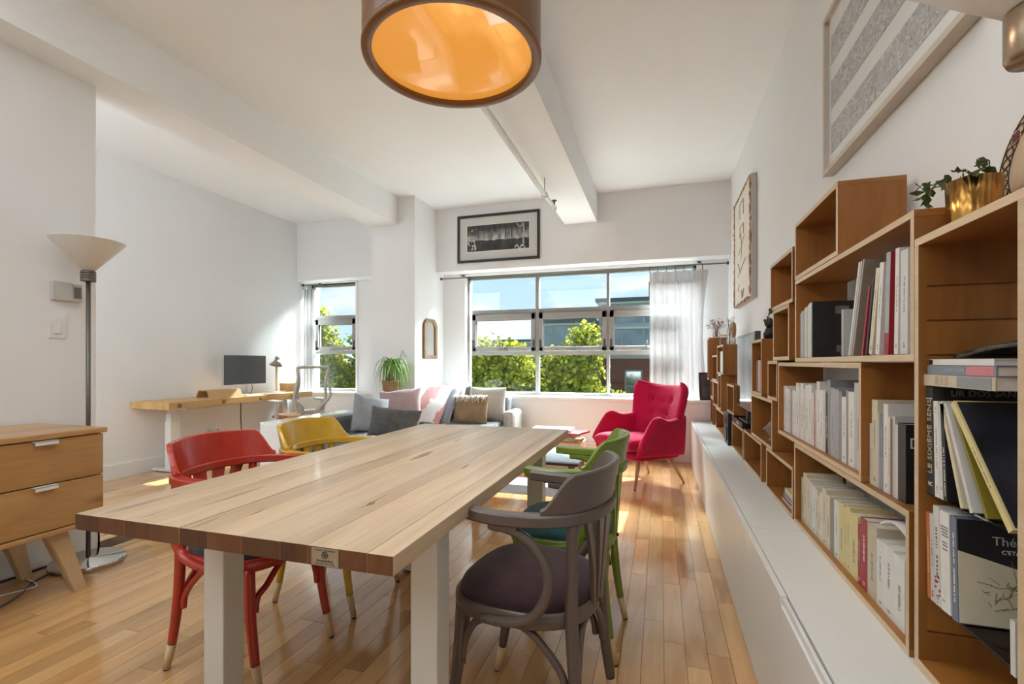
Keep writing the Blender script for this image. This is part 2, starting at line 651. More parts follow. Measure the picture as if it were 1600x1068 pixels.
# recess wall plane round the openings
mb.box(-2.918, -2.62, YW, YB + 0.42, ZW0, ZW1)
mb.box(-2.62, 0.44, YW, YB + 0.42, 2.345, ZW1)
mb.box(0.44, XR, YW, YB + 0.42, ZW0, ZW1)
mb.box(-4.34, XP2, YW, YB + 0.42, ZW0, ZW1)
mb.box(XL, -4.34, YW, YB + 0.42, 2.36, ZW1)
struct('wall_back', mb, M_WALL)
struct('wall_partition', B(XP2, XP, YR, YP, -0.01, 2.885), M_WALL)
struct('wall_column', B(XP2, -2.918, 5.342, YB, -0.01, ZC), M_WALL)
struct('trim_1', B(XP2, -3.16, YR, 5.342, 2.885, ZC), M_CEIL)['label'] = 'white ceiling beam running to the column'
struct('trim_2', B(-1.14, -0.743, YR, YB, 2.88, ZC), M_CEIL)['label'] = 'white ceiling beam over the middle of the room'
# sills
struct('trim_3', B(-2.917, XR - 0.002, YB - 0.03, YG - 0.03, 0.69, 0.725, 0.006), M_TRIM)['label'] = 'white window sill under the wide window'
struct('trim_4', B(XL + 0.002, XP2 - 0.002, YB - 0.03, YG - 0.03, 0.69, 0.725, 0.006), M_TRIM)['label'] = 'white window sill under the narrow window'
# baseboards
def baseboard(name, x0, x1, y0, y1, h=0.13, axis='x'):
    mb = MB().box(x0, x1, y0, y1, 0, h)
    if axis == 'x':
        mb.box(x0, x1, y0 + 0.004, y1, h, h + 0.012)
    else:
        mb.box(min(x0, x1), max(x0, x1) - 0.004, y0, y1, h, h + 0.012)
    struct(name, mb, M_TRIM)
baseboard('baseboard_back', XL + 0.02, 0.33, YB - 0.016, YB)
baseboard('baseboard_left', XL, XL + 0.016, 2.3, YB - 0.02, axis='y')
baseboard('baseboard_partition', XP, XP + 0.016, 0.3, YP + 0.012, 0.14, axis='y')
struct('baseboard_partition_end', B(XP2, XP + 0.016, YP, YP + 0.012, 0, 0.145), M_TRIM)

# floor boards: narrow maple strips running towards the windows
def in_view(x, y):
    d = y * cos(TH) - x * sin(TH)
    if d < 0.15:
        return 0
    u = 800 + F * (x * cos(TH) + y * sin(TH)) / d
    v = V0 + F * CAMH / d
    return (1.0 / d ** 3) if -60 < u < 1260 and v < 1130 else 0
floor_o = bpy.data.objects['floor']
PW = 0.083
boards = []
x = XL + 0.004
ri = random.Random(3)
while x < 0.36:
    y = YR + ri.random() * 0.5
    while y < YB - 0.02:
        l = ri.choice([0.35, 0.45, 0.55, 0.7, 0.8, 0.95, 1.15])
        y1 = min(y + l, YB - 0.018)
        if y1 - y > 0.05:
            sc = max(in_view(x + PW / 2, q) for q in (y, (y + y1) / 2, y1))
            behind = (x < XP + 0.02 and x > XP2 - PW and y < YP)
            boards.append((sc, x, y, y1, behind))
        y = y1
    x += PW
boards.sort(key=lambda t: -t[0])
rest = MB()
cnt = 0
for sc, x, y0, y1, behind in boards:
    if behind:
        continue
    g = 0.0008
    if sc > 0 and cnt < 298:
        B(x + g, x + PW - g, y0 + g, y1 - g, -0.010, 0.0).build('plank', M_FLOOR, floor_o)
        cnt += 1
    else:
        rest.box(x + g, x + PW - g, y0 + g, y1 - g, -0.010, 0.0)
o = rest.build('planks', M_FLOOR, floor_o)
o['kind'] = 'stuff'

# ---------------------------------------------------------------- windows
def sash_window(name, x0, x1, cols, z0, z1, zt, zm, label, first=0):
    """frame with three rows: fixed light, awning sash with crank and latches, fixed light"""
    fr = MB()
    y0, y1 = YG - 0.035, YG + 0.035
    fr.box(x0, x1, y0, y1, z0, z0 + 0.035)
    fr.box(x0, x1, y0, y1, z1 - 0.035, z1)
    fr.box(x0, x0 + 0.03, y0, y1, z0, z1)
    fr.box(x1 - 0.03, x1, y0, y1, z0, z1)
    for a, b in zip(cols[:-1], cols[1:]):
        fr.box(a[1], b[0], y0 - 0.004, y1, z0, z1)
    for a in cols:
        for q in (zt, zm):
            fr.box(a[0], a[1], y0 - 0.002, y1, q - 0.026, q + 0.026)
    f = struct(name, fr, M_FRAME)
    tag(f, label, None)
    for a in cols:
        s_ = MB()
        sa, sb, sz0, sz1 = a[0] + 0.004, a[1] - 0.004, zm + 0.030, zt - 0.030
        t = 0.055
        ys0, ys1 = YG - 0.055, YG + 0.012
        s_.box(sa, sb, ys0, ys1, sz0, sz0 + t, 0.004)
        s_.box(sa, sb, ys0, ys1, sz1 - t - 0.03, sz1, 0.004)
        s_.box(sa, sa + t, ys0, ys1, sz0, sz1, 0.004)
        s_.box(sb - t, sb, ys0, ys1, sz0, sz1, 0.004)
        so = s_.build('awning_sash', M_FRAME, f)
        MB().box(sa + t, sb - t, YG - 0.022, YG - 0.018, sz0 + t, sz1 - t - 0.03).build('pane', M_GLASS, so)
        gk = MB()
        for (p, q, r_, k) in ((sa + t, sb - t, sz0 + t, sz0 + t + 0.006), (sa + t, sb - t, sz1 - t - 0.036, sz1 - t - 0.03)):
            gk.box(p, q, YG - 0.03, YG - 0.012, r_, k)
        for p in (sa + t, sb - t - 0.006):
            gk.box(p, p + 0.006, YG - 0.03, YG - 0.012, sz0 + t, sz1 - t - 0.03)
        gk.build('gasket', M_DARK, so)
        for p in (sa + 0.02, sb - 0.02):
            MB().box(p - 0.011, p + 0.011, ys0 - 0.016, ys0, sz0 + 0.04, sz0 + 0.15, 0.004).build('latch', M_DARK, so)
        c = (sa + sb) / 2
        cr_ = MB().box(c - 0.065, c + 0.065, ys0 - 0.03, ys0, sz0 + 0.004, sz0 + 0.022, 0.004)
        cr_.tube([(c, ys0 - 0.02, sz0 + 0.02), (c + 0.01, ys0 - 0.03, sz0 + 0.06), (c + 0.015, ys0 - 0.03, sz0 + 0.12)], 0.006, 6)
        cr_.build('crank_handle', M_NICKEL, so)
        MB().box(a[0], a[1], YG - 0.004, YG, z0 + 0.035, zm - 0.026).build('pane', M_GLASS, f)
        MB().box(a[0], a[1], YG - 0.004, YG, zt + 0.026, z1 - 0.035).build('pane', M_GLASS, f)
    return f

sash_window('window_1', -2.58, 0.42, [(-2.51, -1.60), (-1.555, -0.66), (-0.625, 0.28)], 0.725, 2.345, 1.855, 1.285, 'wide three-bay window with grey frames behind the armchair')
sash_window('window_2', -5.2, -4.345, [(-5.13, -4.40)], 0.725, 2.36, 1.855, 1.315, 'narrow grey framed window beside the desk')
# white reveal boards round the openings
mb = MB()
mb.box(-2.635, -2.58, YW - 0.012, YG, 0.725, 2.37)
mb.box(-2.635, 0.46, YW - 0.012, YG, 2.345, 2.38)
mb.box(0.42, 0.46, YW - 0.012, YG, 0.725, 2.37)
struct('trim_5', mb, M_TRIM)['label'] = 'white reveal boards round the wide window'
mb = MB()
mb.box(-4.345, -4.31, YW - 0.012, YG, 0.725, 2.37)
mb.box(XL + 0.005, -4.31, YW - 0.012, YG, 2.36, 2.382)
struct('trim_6', mb, M_TRIM)['label'] = 'white reveal boards round the narrow window'

# ---------------------------------------------------------------- dining table
TX0, TX1, TY0, TY1, TZ0, TZ1 = -1.4445, -0.513, 0.8505, 2.768, 0.7295, 0.770
tab = thing('dining_table', 'long pale butcher-block dining table on white square legs', 'table', ((TX0 + TX1) / 2, (TY0 + TY1) / 2, 0))
cx, cy = tab.location.x, tab.location.y
cuts = [0, 0.095, 0.19, 0.29, 0.385, 0.478, 0.585, 0.70, 0.775, 0.86, 0.935, 1.0]
M_ENDG = wood('table_end_grain', [(0.085, 0.028, 0.008), (0.125, 0.046, 0.013), (0.16, 0.066, 0.02)], 'Z', 9, 3, 0.75, 0.3, knots=False)
for i in range(len(cuts) - 1):
    a = TX0 + cuts[i] * (TX1 - TX0) - cx
    b = TX0 + cuts[i + 1] * (TX1 - TX0) - cx
    g = 0.0015 if i == 4 or i == 3 else 0.0002
    st_o = B(a + (g if i == 4 else 0.0002), b - (g if i == 3 else 0.0002), TY0 - cy, TY1 - cy, TZ0, TZ1 + 0.0002 * (i % 2), 0.0015 if i in (0, 10) else 0.0006).build('stave', M_STAVE, tab)
    st_o.data.materials.append(M_ENDG)
    for f in st_o.data.polygons:
        if abs(f.normal.y) > 0.9:
            f.material_index = 1
M_CRK = paint('grain_crack', (0.16, 0.085, 0.035), 0.5, 0.2, 60, 0)
M_KNOT = wood('table_knot', [(0.20, 0.12, 0.06), (0.38, 0.26, 0.15)], 'Y', 14, 5, 0.4, 0.05, knots=False)
for (x_, y0_, y1_, w_, m__) in ((-1.19, 1.0, 1.215, .0016, M_CRK), (-1.005, .975, 1.03, .0014, M_CRK), (-1.058, .853, .935, .0012, M_CRK), (-1.248, .87, .95, .001, M_CRK), (-1.262, 1.30, 1.44, .0012, M_CRK), (-0.975, 2.16, 2.30, .0025, M_CRK), (-0.955, 1.70, 1.93, .016, M_KNOT), (-0.765, 1.13, 1.175, .010, M_KNOT), (-0.77, 1.09, 1.25, .0012, M_CRK), (-1.10, 1.45, 1.62, .0012, M_CRK), (-0.70, 1.62, 1.72, .007, M_KNOT)):
    pts = []
    K_ = 8
    for k in range(K_ + 1):
        t_ = k / K_
        pts.append((x_ - cx + w_ * sin(pi * t_) + 0.002 * sin(5 * t_), y0_ + (y1_ - y0_) * t_ - cy))
    for k in range(K_ - 1, 0, -1):
        t_ = k / K_
        pts.append((x_ - cx - w_ * sin(pi * t_) + 0.002 * sin(5 * t_), y0_ + (y1_ - y0_) * t_ - cy))
    MB().prism(pts, 'Z', TZ1 - 0.002, TZ1 + 0.0004).build('knot' if m__ is M_KNOT else 'grain_crack', m__, tab)
M_LEGW = paint('table_leg_white', (0.66, 0.64, 0.58), 0.35, 0.02, 4, 0.0)
for sx in (-1.344, -0.61):
    for sy in (1.205, 2.40):
        lg = B(sx - 0.04 - cx, sx + 0.04 - cx, sy - 0.04 - cy, sy + 0.04 - cy, 0.012, TZ0 - 0.012, 0.005).build('leg', M_LEGW, tab)
        mb = MB().box(sx - 0.06 - cx, sx + 0.06 - cx, sy - 0.06 - cy, sy + 0.06 - cy, TZ0 - 0.012, TZ0)
        mb.build('mounting_plate', M_LEGW, lg)
        MB().lathe([(0.02, 0), (0.022, 0.012)], 14, (sx - cx, sy - cy, 0)).build('foot_pad', M_BLACK, lg)
for sy in (1.205, 2.40):
    B(-1.305 - cx, -0.65 - cx, sy - 0.02 - cy, sy + 0.02 - cy, TZ0 - 0.05, TZ0 - 0.012).build('cross_rail', M_LEGW, tab)
M_PLATE = paint('brass_plate', (0.36, 0.32, 0.23), 0.35, 0.06, 40, 0.0, metal=0.5)
px0, px1 = -0.709, -0.641
pl = B(px0 - cx, px1 - cx, TY0 - 0.0018 - cy, TY0 - cy, TZ0 + 0.002, TZ1 - 0.002).build('maker_plate', M_PLATE, tab, label='small metal plate on the table edge')
mk = MB()
pc = (px0 + px1) / 2 - cx
yy = TY0 - 0.0024 - cy
for (dx, dz, hw, hh) in [(-0.016, 0.0145, 0.010, 0.0012), (0.012, 0.0145, 0.014, 0.0012), (0, -0.0075, 0.021, 0.002), (0, -0.0135, 0.024, 0.0010)]:
    n_ = int(hw / 0.0022)
    for q in range(n_):
        xx = pc + dx - hw + (q + 0.5) * 2 * hw / n_
        mk.box(xx - 0.0014, xx + 0.0014, yy, yy + 0.0006, 0.7497 + dz - hh, 0.7497 + dz + hh * (0.6 + 0.4 * (q % 3 == 0)))
for q in range(6):
    t = q * pi / 3
    mk.tube([(pc + 0.0075 * cos(t), yy, 0.7547 + 0.0075 * sin(t)), (pc + 0.0075 * cos(t + pi / 3), yy, 0.7547 + 0.0075 * sin(t + pi / 3))], 0.0007, 4)
    mk.tube([(pc, yy, 0.7547), (pc + 0.0075 * cos(t), yy, 0.7547 + 0.0075 * sin(t))], 0.0005, 4)
mk.build('engraving', M_DARK, pl)

# ---------------------------------------------------------------- bentwood armchairs
def smooth_path(pts, k=6):
    P = [Vector(p) for p in pts]
    out = []
    for i in range(len(P) - 1):
        p0 = P[max(i - 1, 0)]; p1 = P[i]; p2 = P[i + 1]; p3 = P[min(i + 2, len(P) - 1)]
        for q in range(k):
            t = q / k
            out.append(0.5 * ((2 * p1) + (p2 - p0) * t + (2 * p0 - 5 * p1 + 4 * p2 - p3) * t * t + (3 * p1 - p0 - 3 * p2 + p3) * t ** 3))
    out.append(P[-1])
    return out

ZA = 0.750          # top of the arm rail
def make_chair(label, x, y, rz, paint_mat, seat_mat):
    t = thing('bentwood_armchair', label, 'chair', (x, y, 0), rz, 'painted bentwood armchairs round the table')
    # arm rail: one bent bar from tip to tip round the back
    rail = [(0.100, 0.245, 0), (0.03, 0.25, 0), (-0.05, 0.245, 0), (-0.125, 0.222, 0), (-0.19, 0.172, 0), (-0.230, 0.09, 0), (-0.242, 0, 0)]
    rail = rail + [(p[0], -p[1], 0) for p in rail[-2::-1]]
    path = smooth_path([(p[0], p[1], ZA - 0.017 + (0.004 if p[0] > 0.08 else 0)) for p in rail], 6)
    prof = [(-0.021, -0.012), (-0.016, -0.017), (0.016, -0.017), (0.021, -0.012), (0.021, 0.012), (0.016, 0.017), (-0.016, 0.017), (-0.021, 0.012)]
    MB().bar(path, prof).build('arm_rail', paint_mat, t)
    # shaped back board standing on the rail
    half = [p for p in path if p.x < -0.11]
    n = len(half)
    vs, fs = [], []
    L_ = [0.0]
    for a, b in zip(half[:-1], half[1:]):
        L_.append(L_[-1] + (b - a).length)
    tot = L_[-1]
    cols = 0
    for i, p in enumerate(half):
        d = half[min(i + 1, n - 1)] - half[max(i - 1, 0)]
        side = Vector((d.y, -d.x, 0)).normalized()      # outward or inward
        if side.dot(Vector((p.x + 0.1, p.y, 0))) < 0:
            side = -side
        e = min(L_[i], tot - L_[i])
        k = min(1.0, e / 0.085)
        h = 0.012 + 0.093 * (k * k * (3 - 2 * k)) + 0.012 * min(1, e / 0.25)
        th = 0.010
        lean = 0.020 * h / 0.1
        z0, z1 = ZA + 0.0005, ZA + h
        ring = [p + side * 0.012, p - side * 0.010, p - side * (0.010 - lean), p + side * (-0.004 + lean), p + side * (0.004 + lean), p + side * (0.009 + lean)]
        zz = [z0, z0, z1 - 0.004, z1, z1, z1 - 0.004]
        for q, z in zip(ring, zz):
            vs.append((q.x, q.y, z))
    m_ = 6
    for i in range(n - 1):
        for k in range(m_):
            fs.append((i * m_ + k, i * m_ + (k + 1) % m_, (i + 1) * m_ + (k + 1) % m_, (i + 1) * m_ + k))
    fs.append(tuple(range(m_))[::-1]); fs.append(tuple(range((n - 1) * m_, n * m_)))
    MB().add(vs, fs).build('backrest', paint_mat, t)
    # seat ring and cushion
    def plan(r_, k, a=0.212, b=0.218):
        c_, s_ = cos(k), sin(k)
        e = 0.72
        xx = a * math.copysign(abs(c_) ** e, c_) * r_
        yy_ = b * math.copysign(abs(s_) ** e, s_) * r_ * (1.0 + 0.10 * c_)
        return xx, yy_
    N = 44
    mb = MB()
    prof_ = [(1.0, 0.418), (1.03, 0.424), (1.035, 0.44), (1.03, 0.458), (1.0, 0.463), (0.93, 0.463), (0.9, 0.44), (0.93, 0.418)]
    vs, fs = [], []
    for r_, z in prof_:
        for k in range(N):
            xx, yy_ = plan(r_, 2 * pi * k / N)
            vs.append((xx, yy_, z))
    m_ = len(prof_)
    for j in range(m_):
        for k in range(N):
            fs.append((j * N + k, j * N + (k + 1) % N, ((j + 1) % m_) * N + (k + 1) % N, ((j + 1) % m_) * N + k))
    MB().add(vs, fs, True).build('seat_frame', paint_mat, t)
    vs, fs = [], []
    prof_ = [(0.90, 0.43), (0.955, 0.462), (0.965, 0.474), (0.94, 0.488), (0.86, 0.500), (0.7, 0.508), (0.5, 0.513), (0.25, 0.516), (0.02, 0.517)]
    for r_, z in prof_:
        for k in range(N):
            xx, yy_ = plan(r_, 2 * pi * k / N)
            vs.append((xx, yy_, z))
    for j in range(len(prof_) - 1):
        for k in range(N):
            fs.append((j * N + k, j * N + (k + 1) % N, (j + 1) * N + (k + 1) % N, (j + 1) * N + k))
    fs.append(tuple(range(N))[::-1]); fs.append(tuple(range((len(prof_) - 1) * N, len(prof_) * N)))
    MB().add(vs, fs, True).build('seat_cushion', seat_mat, t)
    # legs: front pair stops at the seat, rear pair goes on up to the rail
    legs = {}
    for sy in (1, -1):
        fl = [(0.158, 0.178 * sy, 0.43), (0.170, 0.182 * sy, 0.25), (0.195, 0.187 * sy, 0.10)]
        ft = [(0.195, 0.187 * sy, 0.10), (0.218, 0.190 * sy, 0.006)]
        rl = [(-0.188, 0.178 * sy, ZA - 0.03), (-0.186, 0.172 * sy, 0.60), (-0.182, 0.165 * sy, 0.44), (-0.195, 0.166 * sy, 0.25), (-0.215, 0.172 * sy, 0.10)]
        rt = [(-0.215, 0.172 * sy, 0.10), (-0.236, 0.178 * sy, 0.006)]
        for path_, tip, r0 in ((fl, ft, [0.0195, 0.0185, 0.0155]), (rl, rt, [0.0165, 0.017, 0.019, 0.018, 0.0155])):
            lg = MB().tube(path_, r0, 12, True, 5).build('leg', paint_mat, t)
            MB().tube(tip, [0.0157, 0.0125], 12).build('leg_tip', M_TIP, lg, label='bare wood leg tip')
            q = Vector(tip[-1])
            MB().lathe([(0.011, -0.006), (0.0125, 0.003)], 10, q).build('foot_pad', M_BLACK, lg)
    # bentwood supports from the underside of each arm down to the seat side
    for sy in (1, -1):
        p_ = [(0.03, 0.245 * sy, ZA - 0.045), (-0.04, 0.243 * sy, ZA - 0.05), (-0.10, 0.238 * sy, ZA - 0.085), (-0.135, 0.232 * sy, ZA - 0.15),
              (-0.13, 0.23 * sy, 0.53), (-0.09, 0.231 * sy, 0.468), (-0.02, 0.236 * sy, 0.444), (0.06, 0.237 * sy, 0.438)]
        MB().tube(p_, [0.011, 0.014, 0.0145, 0.0145, 0.0145, 0.0145, 0.0145, 0.012], 10, True, 6).build('arm_support', paint_mat, t)
        for xx in (0.01, 0.045):
            MB().ball((xx, 0.2505 * sy, 0.441), 0.0035, 6).build('screw', M_DARK, t)
        MB().box(-0.055, 0.032, 0.243 * sy - 0.012, 0.243 * sy + 0.014, ZA - 0.05, ZA - 0.033, 0.003).build('arm_block', paint_mat, t)
    # arched braces below the seat
    def arch(p0, p1, zs=(0.30, 0.24)):
        a, b = Vector(p0), Vector(p1)
        pts = []
        for u_, z in ((0, zs[0] - 0.03), (0.035, zs[0] + 0.03), (0.14, 0.388), (0.34, 0.411), (0.62, 0.402), (0.84, 0.345), (0.97, zs[1] + 0.05), (1.0, zs[1])):
            q = a + (b - a) * u_
            pts.append((q.x, q.y, z))
        return MB().tube(pts, 0.0115, 9, True, 5)
    for sy in (1, -1):
        arch((0.155, 0.182 * sy, 0), (-0.165, 0.166 * sy, 0)).build('brace', paint_mat, t)
    arch((0.168, 0.160, 0), (0.168, -0.160, 0), (0.27, 0.27)).build('brace', paint_mat, t)
    arch((-0.192, 0.148, 0), (-0.192, -0.148, 0), (0.27, 0.24)).build('brace', paint_mat, t)
    # splats fanning from the seat back to the rail
    for yt, yb in ((-0.125, -0.045), (-0.045, -0.015), (0.045, 0.015), (0.125, 0.045)):
        vs = []
        K = 8
        for k in range(K + 1):
            u_ = k / K
            z = 0.425 + (ZA - 0.03 - 0.425) * u_
            yc = yb + (yt - yb) * (u_ ** 1.4)
            hw = 0.011 + 0.017 * u_ ** 2
            xb = -0.212 - 0.026 * u_ * (1 - 2.0 * abs(yc)) + 0.9 * yc * yc
            for (dx, dy) in ((-0.006, -hw), (0.006, -hw), (0.006, hw), (-0.006, hw)):
                vs.append((xb + dx, yc + dy, z))
        fs = [(3, 2, 1, 0), tuple(range(4 * K, 4 * K + 4))]
        for k in range(K):
            for q in range(4):
                fs.append((4 * k + q, 4 * k + (q + 1) % 4, 4 * k + 4 + (q + 1) % 4, 4 * k + 4 + q))
        MB().add(vs, fs).build('splat', paint_mat, t)
    MB().tube([(-0.213, 0, 0.44), (-0.228, 0, 0.44)], 0.007, 8).build('screw', M_DARK, t)
    return t

P_RED = paint('red_paint', (0.42, 0.030, 0.016), 0.22, 0.06, 12, 0.02, coat=0.3)
P_YEL = paint('mustard_paint', (0.60, 0.37, 0.035), 0.24, 0.05, 12, 0.02, coat=0.3)
P_GRY = paint('taupe_paint', (0.112, 0.083, 0.071), 0.34, 0.05, 12, 0.02, coat=0.1)
P_GRN = paint('green_paint', (0.165, 0.25, 0.022), 0.30, 0.05, 12, 0.02, coat=0.15)
F_PLUM = fabric('plum_fabric', (0.062, 0.036, 0.046), (0.040, 0.013, 0.018), scale=9)
F_TEAL = fabric('teal_fabric', (0.05, 0.155, 0.18), (0.03, 0.10, 0.125), scale=20)
F_CHAR = fabric('charcoal_fabric', (0.06, 0.055, 0.06), (0.03, 0.03, 0.035), scale=20)
F_SLATE = fabric('slate_fabric', (0.16, 0.17, 0.20), (0.11, 0.12, 0.15), scale=20)
make_chair('taupe bentwood armchair with plum cushion in front of the green one', -0.395, 1.50, radians(173), P_GRY, F_PLUM)
make_chair('green bentwood armchair with teal cushion behind the taupe one', -0.395, 2.06, radians(178), P_GRN, F_TEAL)
make_chair('red bentwood armchair tucked under the near end of the table', -1.548, 1.525, radians(0), P_RED, F_CHAR)
make_chair('mustard yellow bentwood armchair tucked under the far end of the table', -1.548, 2.06, radians(0), P_YEL, F_SLATE)

# ---------------------------------------------------------------- crimson armchair
F_CRIM = fabric('crimson_felt', (0.52, 0.006, 0.062), (0.43, 0.004, 0.045), scale=8, sheen=0.1, bmp=0.25)
F_CRIMD = fabric('crimson_button', (0.33, 0.004, 0.04), (0.27, 0.003, 0.03), scale=8)
M_ACLEG = wood('armchair_leg_wood', [(0.42, 0.21, 0.07), (0.55, 0.31, 0.12)], 'Z', 10, 8, 0.35, 0.05, knots=False)
ac = thing('wingback_armchair', 'crimson buttoned wing armchair on splayed wooden legs by the window', 'chair', (-0.20, 4.86, 0), radians(222))
BTN = [(-0.42, 0.74), (0.0, 0.72), (0.42, 0.74), (-0.30, 0.52), (0.30, 0.52), (-0.0, 0.52), (-0.38, 0.30), (0.38, 0.30), (0, 0.30)]
def back_P(a, b):
    wdt = 0.27 + 0.10 * b + 0.02 * sin(pi * b) - 0.07 * max(0, (b - 0.86) / 0.14) ** 2
    zt = 0.33 + 0.60 * b
    ears = 0.045 * (abs(a) ** 2.5) * b ** 2
    return (-0.20 - 0.20 * b + 0.13 * abs(a) ** 2.4 * (0.4 + 0.8 * b), a * wdt, zt + ears)
def dimp(a, b):
    d = 0
    for (p, q) in BTN:
        d += 0.022 * math.exp(-(((a - p) * 0.33) ** 2 + ((b - q) * 0.6) ** 2) / 0.0010)
    return d
MB().slab(back_P, lambda a, b: 0.055, 56, 56, 0.6, dimp).build('backrest', F_CRIM, ac)
for (p, q) in BTN:
    P0 = Vector(back_P(p, q))
    n_ = (Vector(back_P(p + 0.01, q)) - P0).cross(Vector(back_P(p, q + 0.01)) - P0).normalized()
    c = P0 + n_ * 0.036
    MB().ball(c, 0.011, 8, (0.8, 1, 1)).build('button', F_CRIMD, ac)
def seat_P(a, b):
    x_ = -0.22 + 0.56 * b
    return (x_, a * (0.245 + 0.035 * b), 0.375 + 0.035 * b - 0.02 * max(0, b - 0.8) * 5 * max(0, b - 0.8) * 5 * 0.6)
MB().slab(seat_P, lambda a, b: 0.072 + 0.008 * (1 - a * a), 26, 26, 0.55).build('seat', F_CRIM, ac)
for sy in (1, -1):
    def arm_P(a, b, sy=sy):
        x_ = -0.30 + 0.58 * b
        top = 0.66 - 0.10 * b + 0.07 * math.exp(-((b - 0.66) / 0.17) ** 2) - 0.17 * max(0, (b - 0.72) / 0.28) ** 1.6
        bot = 0.285 + 0.02 * b
        h = (a + 1) / 2
        z_ = bot + (top - bot) * h
        flare = 0.06 * h ** 2 * (0.3 + b)
        return (x_, sy * (0.285 + 0.03 * b + flare), z_)
    MB().slab(arm_P, lambda a, b: 0.046, 26, 30, 0.6).build('armrest', F_CRIM, ac)
def base_P(a, b):
    return (-0.25 + 0.50 * b, a * 0.28, 0.285)
MB().slab(base_P, lambda a, b: 0.045, 20, 16, 0.5).build('seat_base', F_CRIM, ac)
for (ax_, ay_, bx_, by_) in ((0.17, 0.20, 0.27, 0.27), (0.17, -0.20, 0.27, -0.27), (-0.20, 0.19, -0.33, 0.25), (-0.20, -0.19, -0.33, -0.25)):
    lg = MB().tube([(ax_, ay_, 0.26), (bx_, by_, 0.012)], [0.021, 0.011], 12).build('leg', M_ACLEG, ac)
    MB().lathe([(0.009, 0), (0.011, 0.012)], 10, (bx_, by_, 0)).build('foot_pad', M_BLACK, lg)

# ---------------------------------------------------------------- dresser at the left
dx0, dx1, dy0, dy1, dz = XP + 0.02, -2.80, 0.74, 1.80, 0.82
dr = thing('dresser', 'wide beech dresser with white tab handles against the left wall', 'dresser', ((dx0 + dx1) / 2, (dy0 + dy1) / 2, 0))
ox, oy = dr.location.x, dr.location.y
def D(x0, x1, y0, y1, z0, z1, bev=0.0):
    return MB().box(x0 - ox, x1 - ox, y0 - oy, y1 - oy, z0, z1, bev)
D(dx0, dx1, dy0, dy1, dz - 0.028, dz, 0.008).build('top_board', M_OAK, dr)
D(dx0, dx1 - 0.006, dy0, dy1 - 0.006, 0.322, 0.346, 0.007).build('bottom_board', M_OAK, dr)
D(dx0 + 0.01, dx1 - 0.036, dy0 + 0.012, dy1 - 0.012, 0.346, dz - 0.028).build('carcass', M_OAK, dr)
M_TAB = paint('white_tab_handle', (0.80, 0.79, 0.76), 0.4, 0.01, 4, 0)
ym = (dy0 + dy1) / 2
for (a, b) in ((dy0 + 0.014, ym - 0.002), (ym + 0.002, dy1 - 0.014)):
    for (z0, z1) in ((0.351, 0.571), (0.576, dz - 0.034)):
        d_ = D(dx1 - 0.036, dx1 - 0.014, a, b, z0, z1, 0.003).build('drawer', M_OAK, dr)
        c = (a + b) / 2
        h_ = MB().box(dx1 - 0.016 - ox, dx1 + 0.014 - ox, c - 0.045 - oy, c + 0.045 - oy, z1 - 0.003, z1 + 0.0005)
        h_.box(dx1 + 0.010 - ox, dx1 + 0.014 - ox, c - 0.045 - oy, c + 0.045 - oy, z1 - 0.018, z1)
        h_.build('handle', M_TAB, d_, label='white tab handle')
for (sx, sy) in ((1, 1), (1, -1), (-1, 1), (-1, -1)):
    tx = (dx1 - 0.10 if sx > 0 else dx0 + 0.09) - ox
    ty = (dy1 - 0.19 if sy > 0 else dy0 + 0.19) - oy
    bx = tx + (0.05 if sx > 0 else -0.005)
    by = ty + 0.085 * sy
    vs = []
    for (px_, py_, z, a, b) in ((tx, ty, 0.326, 0.036, 0.042), (bx, by, 0, 0.021, 0.024)):
        for (u_, v_) in ((-a, -b), (-a * 0.55, -b * 1.12), (a * 0.55, -b * 1.12), (a, -b), (a, b), (a * 0.55, b * 1.12), (-a * 0.55, b * 1.12), (-a, b)):
            vs.append((px_ + u_, py_ + v_, z))
    fs = [tuple(range(8)), tuple(range(8, 16))[::-1]] + [(i, (i + 1) % 8, 8 + (i + 1) % 8, 8 + i) for i in range(8)]
    MB().add(vs, fs).build('leg', M_OAKL, dr)

# ---------------------------------------------------------------- floor lamp
M_OPAL = paint('opal_glass', (0.78, 0.77, 0.74), 0.3, 0.02, 3, 0)
def torchiere(name, label, x, y, z0, base_r, zt, sc=1.0):
    t = thing(name, label, 'lamp', (x, y, z0))
    h = zt - z0
    MB().lathe([(base_r, 0), (base_r, 0.022), (base_r - 0.006, 0.028), (0.02, 0.03), (0.018, 0.034), (0.0, 0.034)], 48).build('base', M_CHROME, t)
    MB().tube([(0, 0, 0.03), (0, 0, h - 0.21 * sc)], 0.0115 * sc, 12).build('pole', M_NICKEL, t)
    pr_ = [(0.012, h - 0.235 * sc), (0.034 * sc, h - 0.232 * sc)]
    for k in range(4):
        z = h - 0.228 * sc + k * 0.014 * sc
        pr_ += [(0.036 * sc, z), (0.036 * sc, z + 0.009 * sc), (0.033 * sc, z + 0.010 * sc), (0.033 * sc, z + 0.013 * sc)]
    pr_ += [(0.030 * sc, h - 0.17 * sc), (0.0, h - 0.17 * sc)]
    MB().lathe(pr_, 28).build('collar', M_NICKEL, t)
    MB().lathe([(0.028 * sc, h - 0.172 * sc), (0.172 * sc, h - 0.002), (0.174 * sc, h), (0.170 * sc, h), (0.030 * sc, h - 0.166 * sc), (0.0, h - 0.166 * sc)], 48).build('shade', M_OPAL, t)
    return t
torchiere('floor_lamp', 'torchiere floor lamp with white cone shade behind the dresser', -3.165, 1.93, 0, 0.175, 1.86)
